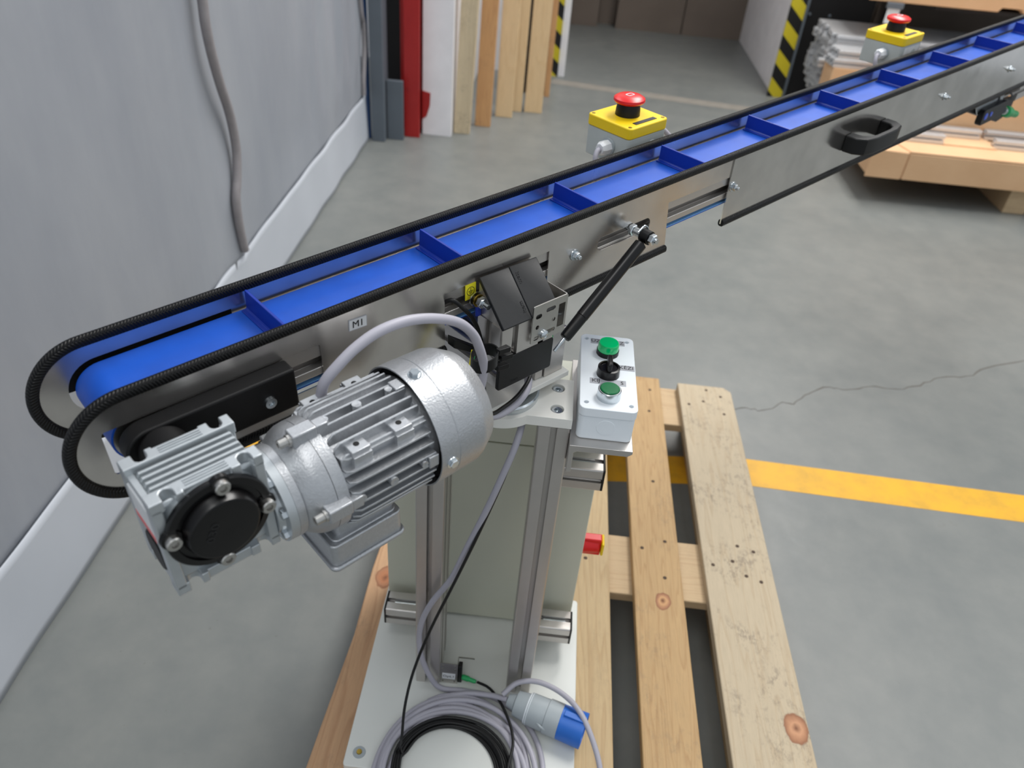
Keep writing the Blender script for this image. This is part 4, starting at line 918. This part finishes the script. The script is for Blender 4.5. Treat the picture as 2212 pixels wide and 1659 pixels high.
# motor: axis along x at (WM, VM)
WM, VM = 0.0925, 0.0695
ax0 = lambda u: Vector((u, -WM, VM))
part('gear_flange', MB().lathe([(0, 0.030), (0.005, 0.032), (0.0052, 0.0402), (0.0125, 0.0405), (0.0125, 0.03)], ax0(-0.2945), X, 56), 'castgrey', gm)
for ang in (60, 150, 330, 245, 15):
    p_ = ax0(-0.2893) + Vector((0, -math.cos(math.radians(ang)), math.sin(math.radians(ang)))) * 0.0345
    part('flange_bolt', MB().hexhead(p_, -X, 0.0045, 0.004), 'zinc', gm)
part('motor_flange', MB().lathe([(0, 0.0405), (0.0065, 0.0405), (0.0075, 0.0395)], ax0(-0.2818), X, 56), 'cast', gm, 0.0)
part('end_shield', MB().lathe([(0, 0.039), (0.004, 0.0425), (0.010, 0.0468), (0.0155, 0.0490), (0.0225, 0.0498)], ax0(-0.2745), X, 64), 'cast', gm)
part('stator', MB().lathe([(0, 0.0498), (0.010, 0.0500), (0.012, 0.0450), (0.090, 0.0450), (0.092, 0.0490), (0.099, 0.0490)], ax0(-0.2515), X, 64), 'cast', gm)
RF, RC = 0.0543, 0.0442
def fin(off, vert, sgn):
    """cooling fin running along the motor; vert: plate normal to w, else normal to v"""
    top = math.sqrt(RF * RF - off * off); bot = math.sqrt(max(RC * RC - off * off, 0)) - 0.001
    u0, u1 = -0.2405, -0.1590
    prof = [(u0, bot), (u0 + 0.001, top - 0.004), (u0 + 0.006, top - 0.0004), (u0 + 0.02, top), (u1, top), (u1, bot)]
    th = 0.0011
    if vert: mb = MB().prism([(a, sgn * b) for a, b in prof], (0, -(WM + off) - th, VM), X, Z, Y, 2 * th)
    else: mb = MB().prism([(a, -sgn * b) for a, b in prof], (0, -WM, VM + off - th), X, Y, Z, 2 * th)
    part('fin', mb, 'cast', gm, 0.0004, 1)
offs = [-0.0365, -0.0280, -0.0195, -0.0100, 0.0, 0.0100, 0.0195, 0.0280, 0.0365]
for o_ in offs:
    fin(o_, True, 1)
    fin(o_, False, 1)
    if abs(o_) > 0.02: fin(o_, False, -1)
def boss_pin(u, off, vert, r=0.0036):
    if vert: part('ejector_boss', MB().lathe([(0.040, r * 1.12), (0.0552, r), (0.0552, r * 0.5), (0.0542, 0)], (u, -(WM + off), VM), Z, 20), 'cast', gm)
    else: part('ejector_boss', MB().lathe([(0.040, r * 1.12), (0.0552, r), (0.0552, r * 0.5), (0.0542, 0)], (u, -WM, VM + off), -Y, 20), 'cast', gm)
for u_, r_ in ((-0.233, 0.0032), (-0.203, 0.0040), (-0.172, 0.0032)):
    boss_pin(u_, 0.0050, True, r_); boss_pin(u_, 0.0050, False, r_)
for u_ in (-0.2225, -0.1820):
    for sg in (1, -1):
        o = part('mounting_pad', MB().box(u_ - 0.0085, u_ + 0.0085, -(WM + sg * 0.041), -(WM + sg * 0.0245), VM + 0.024, VM + 0.0425), 'cast', gm, 0.0008)
        part('pad_step', MB().box(u_ - 0.0085, u_ + 0.0085, -(WM + sg * 0.0435), -(WM + sg * 0.040), VM + 0.024, VM + 0.0385), 'cast', o, 0.0005)
        part('threaded_hole', MB().lathe([(0, 0.0026), (0.0002, 0.0026), (0.0002, 0)], (u_, -(WM + sg * 0.033), VM + 0.0425), Z, 16), 'dark', o)
def lug(u, w, v, bolt_=True):
    o = part('lug', MB().box(u - 0.0105, u + 0.0105, -(WM + w) - 0.0065, -(WM + w) + 0.0065, VM + v - 0.0065, VM + v + 0.0065), 'cast', gm, 0.0012)
    part('lug_step', MB().box(u + 0.0106, u + 0.021, -(WM + w) - 0.005, -(WM + w) + 0.005, VM + v - 0.006, VM + v + 0.005), 'cast', o, 0.0008)
    if bolt_: part('tie_bolt', MB().lathe([(0, 0.0052), (0.0022, 0.0052), (0.0024, 0.0040), (0.0095, 0.0040), (0.0100, 0.0036), (0.0100, 0.0021), (0.0065, 0.0019), (0.0065, 0)], (u - 0.0105, -(WM + w), VM + v), -X, 20), 'steel', o)
lug(-0.254, 0.006, 0.0515); lug(-0.254, 0.0505, 0.004); lug(-0.254, -0.0505, 0.004); 
for w_, v_ in ((0.004, 0.0495), (0.0495, 0.004)):
    o = part('fan_lug', MB().box(-0.168, -0.158, -(WM + w_) - 0.0065, -(WM + w_) + 0.0065, VM + v_ - 0.0065, VM + v_ + 0.006), 'cast', gm, 0.001)
    part('lug_nut', MB().hexhead((-0.168, -(WM + w_), VM + v_), -X, 0.0035, 0.004), 'zinc', o)
# fan cover, open towards the stator
part('fan_cover', MB().lathe([(0.012, 0.0562), (0.0, 0.0572), (0.0, 0.0585), (0.019, 0.0585), (0.0198, 0.0578), (0.0205, 0.0582), (0.046, 0.0578), (0.052, 0.0560), (0.066, 0.0478), (0.067, 0.046), (0.067, 0.0), ], ax0(-0.1565), X, 72, caps=False), 'cast', gm, smooth=30)
part('fan_disc', MB().lathe([(0, 0.0560), (0.002, 0.0560)], ax0(-0.1435), X, 48), 'dark', gm)
for ang in (-6, 84):
    d_ = Vector((0, -math.cos(math.radians(ang)), math.sin(math.radians(ang))))
    b_ = part('cover_screw', MB().hexhead(ax0(-0.1455) + d_ * 0.0582, d_, 0.0048, 0.004), 'zinc', gm)
    part('washer', MB().lathe([(0, 0.0062), (0.001, 0.006), (0.001, 0)], ax0(-0.1455) + d_ * 0.0581, d_, 20), 'zinc', b_)
# terminal box hanging under the motor
tb = part('terminal_box', MB().prism(rrect(-0.2570, -0.1850, -(WM + 0.0355), -(WM - 0.0355), 0.006), (0, 0, -0.014), X, Y, Z, 0.0255), 'cast', gm, 0.0012)
part('box_neck', MB().prism(rrect(-0.2480, -0.1880, -(WM + 0.029), -(WM - 0.029), 0.006), (0, 0, 0.0118), X, Y, Z, 0.022), 'cast', gm, 0.001)
part('box_rim', MB().prism(rrect(-0.2530, -0.1885, -(WM + 0.0325), -(WM - 0.0325), 0.006), (0, 0, 0.0116), X, Y, Z, 0.0025), 'cast', tb, 0.001)
part('box_cover', MB().prism(rrect(-0.2595, -0.1825, -(WM + 0.038), -(WM - 0.038), 0.007), (0, 0, -0.0185), X, Y, Z, 0.0048), 'cast', tb, 0.0015)

# ---------------------------------------------------------------- emergency stop boxes on the far side
def estop(u, vt, label):
    t_ = thing('emergency_stop_box', label, 'emergency stop', (u + 0.039, 0.139, 0.10), F, 'yellow emergency stop boxes')
    y0, y1 = 0.1005, 0.1785
    part('housing', MB().prism(rrect(u + 0.0008, u + 0.0778, y0 + 0.0008, y1 - 0.0008, 0.005, 4), (0, 0, vt - 0.055), X, Y, Z, 0.0398), 'estopgrey', t_, 0.001)
    lid_ = part('lid', MB().prism(rrect(u, u + 0.0785, y0, y1, 0.006, 4), (0, 0, vt - 0.015), X, Y, Z, 0.015), 'yellow', t_, 0.0015)
    for a, b in ((0.006, 0.006), (0.0725, 0.006), (0.006, 0.072), (0.0725, 0.072)):
        part('lid_screw', MB().lathe([(0, 0.0026), (0.0004, 0.0024), (0.0004, 0)], (u + a, y0 + b, vt), Z, 12), 'brass', lid_)
    part('label_plate', MB().box(u + 0.020, u + 0.062, y0 + 0.0075, y0 + 0.0145, vt + 0.0001, vt + 0.0006), 'cap', lid_)
    uc, yc = u + 0.041, y0 + 0.042
    part('collar', MB().lathe([(0, 0.0170), (0.008, 0.0165), (0.016, 0.0150)], (uc, yc, vt), Z, 32), 'blackpla', t_)
    mh = part('mushroom_button', MB().lathe([(0.010, 0.011), (0.015, 0.0135), (0.017, 0.0195), (0.0195, 0.0215), (0.0225, 0.0210), (0.025, 0.017), (0.0262, 0.010), (0.0265, 0.0)], (uc, yc, vt), Z, 40), 'red', t_)
    part('button_mark', MB().holed([rrect(-0.006, 0.006, -0.004, 0.004, 0.002, 3), rrect(-0.0048, 0.0048, -0.0028, 0.0028, 0.0015, 3)], (uc, yc, vt + 0.0263), X, Y, Z, 0.0005), 'label', mh)
    gln = part('cable_gland', MB().lathe([(0, 0.0115), (0.003, 0.0115), (0.003, 0.0105)], (u + 0.0006, y0 + 0.034, vt - 0.033), -X, 24), 'plug', t_)
    part('gland_nut', MB().lathe([(0.003, 0.0098), (0.013, 0.0098), (0.018, 0.0072), (0.018, 0.0042)], (u + 0.0006, y0 + 0.034, vt - 0.033), -X, 8), 'white', gln)
    part('knockout', MB().lathe([(0, 0.009), (0.0006, 0.0086), (0.0006, 0)], (u + 0.050, y0 + 0.0008, vt - 0.033), -Y, 24), 'estopgrey', t_)
    part('mounting_arm', MB().box(u + 0.02, u + 0.06, 0.0905, 0.1005, vt - 0.080, vt - 0.050), 'alu', t_, 0.001)
    part('mounting_arm', MB().box(u + 0.02, u + 0.06, 0.1005, 0.15, vt - 0.060, vt - 0.0552), 'alu', t_, 0.001)
    g0 = Vector((u - 0.017, y0 + 0.034, vt - 0.033))
    tail = [g0, g0 + Vector((-0.006, -0.001, -0.002)), g0 + Vector((-0.011, -0.004, -0.010)), g0 + Vector((-0.008, -0.008, -0.024)), g0 + Vector((0.008, -0.012, -0.034)), g0 + Vector((0.030, -0.014, -0.040))]
    part('cable', MB().tube(spline(tail, 6), 0.0036, 10), 'greycable', t_, smooth=80)
    part('sticker', MB().box(u + 0.012, u + 0.070, y0 + 0.0004, y0 + 0.0008, vt - 0.052, vt - 0.019), 'label', t_) if u > 1 else None
    return t_
e1 = estop(0.3468, 0.1700, 'yellow emergency stop box nearest the camera, beyond the middle of the belt')
part('branch_cable', MB().tube(spline([(0.425, 0.14, 0.142), (0.445, 0.14, 0.142), (0.462, 0.135, 0.136), (0.48, 0.12, 0.115)], 6), 0.0036, 10), 'greycable', e1, smooth=80)
estop(1.1010, 0.1755, 'yellow emergency stop box farther away near the top right corner')

# ---------------------------------------------------------------- sensor carrier under the far section
sc_ = thing('sensor_carrier', 'grey perforated sensor carrier with green connector under the far conveyor section', 'sensor', (1.42, 0.03, -0.02), F @ Matrix.Translation((0.035, 0, 0.008)))
part('plate', MB().holed([[(1.30, 0.046), (1.465, 0.046), (1.460, -0.005), (1.345, -0.005), (1.30, 0.030)], circ(1.372, 0.030, 0.0065, 12), circ(1.402, 0.022, 0.0065, 12), rrect(1.428, 1.442, 0.008, 0.026, 0.001, 2)], (0, 0.016, 0), X, Z, Y, 0.002), 'castgrey', sc_)
part('housing', MB().prism(rrect(1.335, 1.460, -0.022, 0.010, 0.010, 5), (0, 0.002, 0), X, Z, Y, 0.013), 'blackpla', sc_, 0.002)
for a, r_ in ((1.352, 0.0075), (1.378, 0.0055)): part('indicator', MB().lathe([(0, r_), (0.0012, r_ * 0.8), (0.0014, 0)], (a, 0.0018, -0.004), -Y, 16), 'led', sc_)
part('base', MB().prism([(1.285, 0.030), (1.30, 0.010), (1.50, -0.052), (1.56, -0.045), (1.56, -0.01), (1.33, 0.032)], (0, 0.02, 0), X, Z, Y, 0.03), 'blackpla', sc_, 0.002)
part('plug_neck', MB().cyl((1.455, 0.006, -0.012), (1.480, 0.006, -0.020), 0.0085, 16), 'zinc', sc_)
part('connector', MB().lathe([(0, 0.0115), (0.02, 0.0125), (0.035, 0.0105), (0.04, 0.008), (0.085, 0.0075)], (1.478, 0.006, -0.019), Vector((1, 0, -0.28)), 20), 'green', sc_)
cpf = part('cross_profile', MB().prism(tslot(0.04, 0.04), (1.49, 0.02, 0.022), Y, Z, X, 0.3), 'alu', sc_)
part('bolt', MB().hexhead((1.455, 0.015, 0.040), -Y, 0.007, 0.005), 'zinc', sc_)
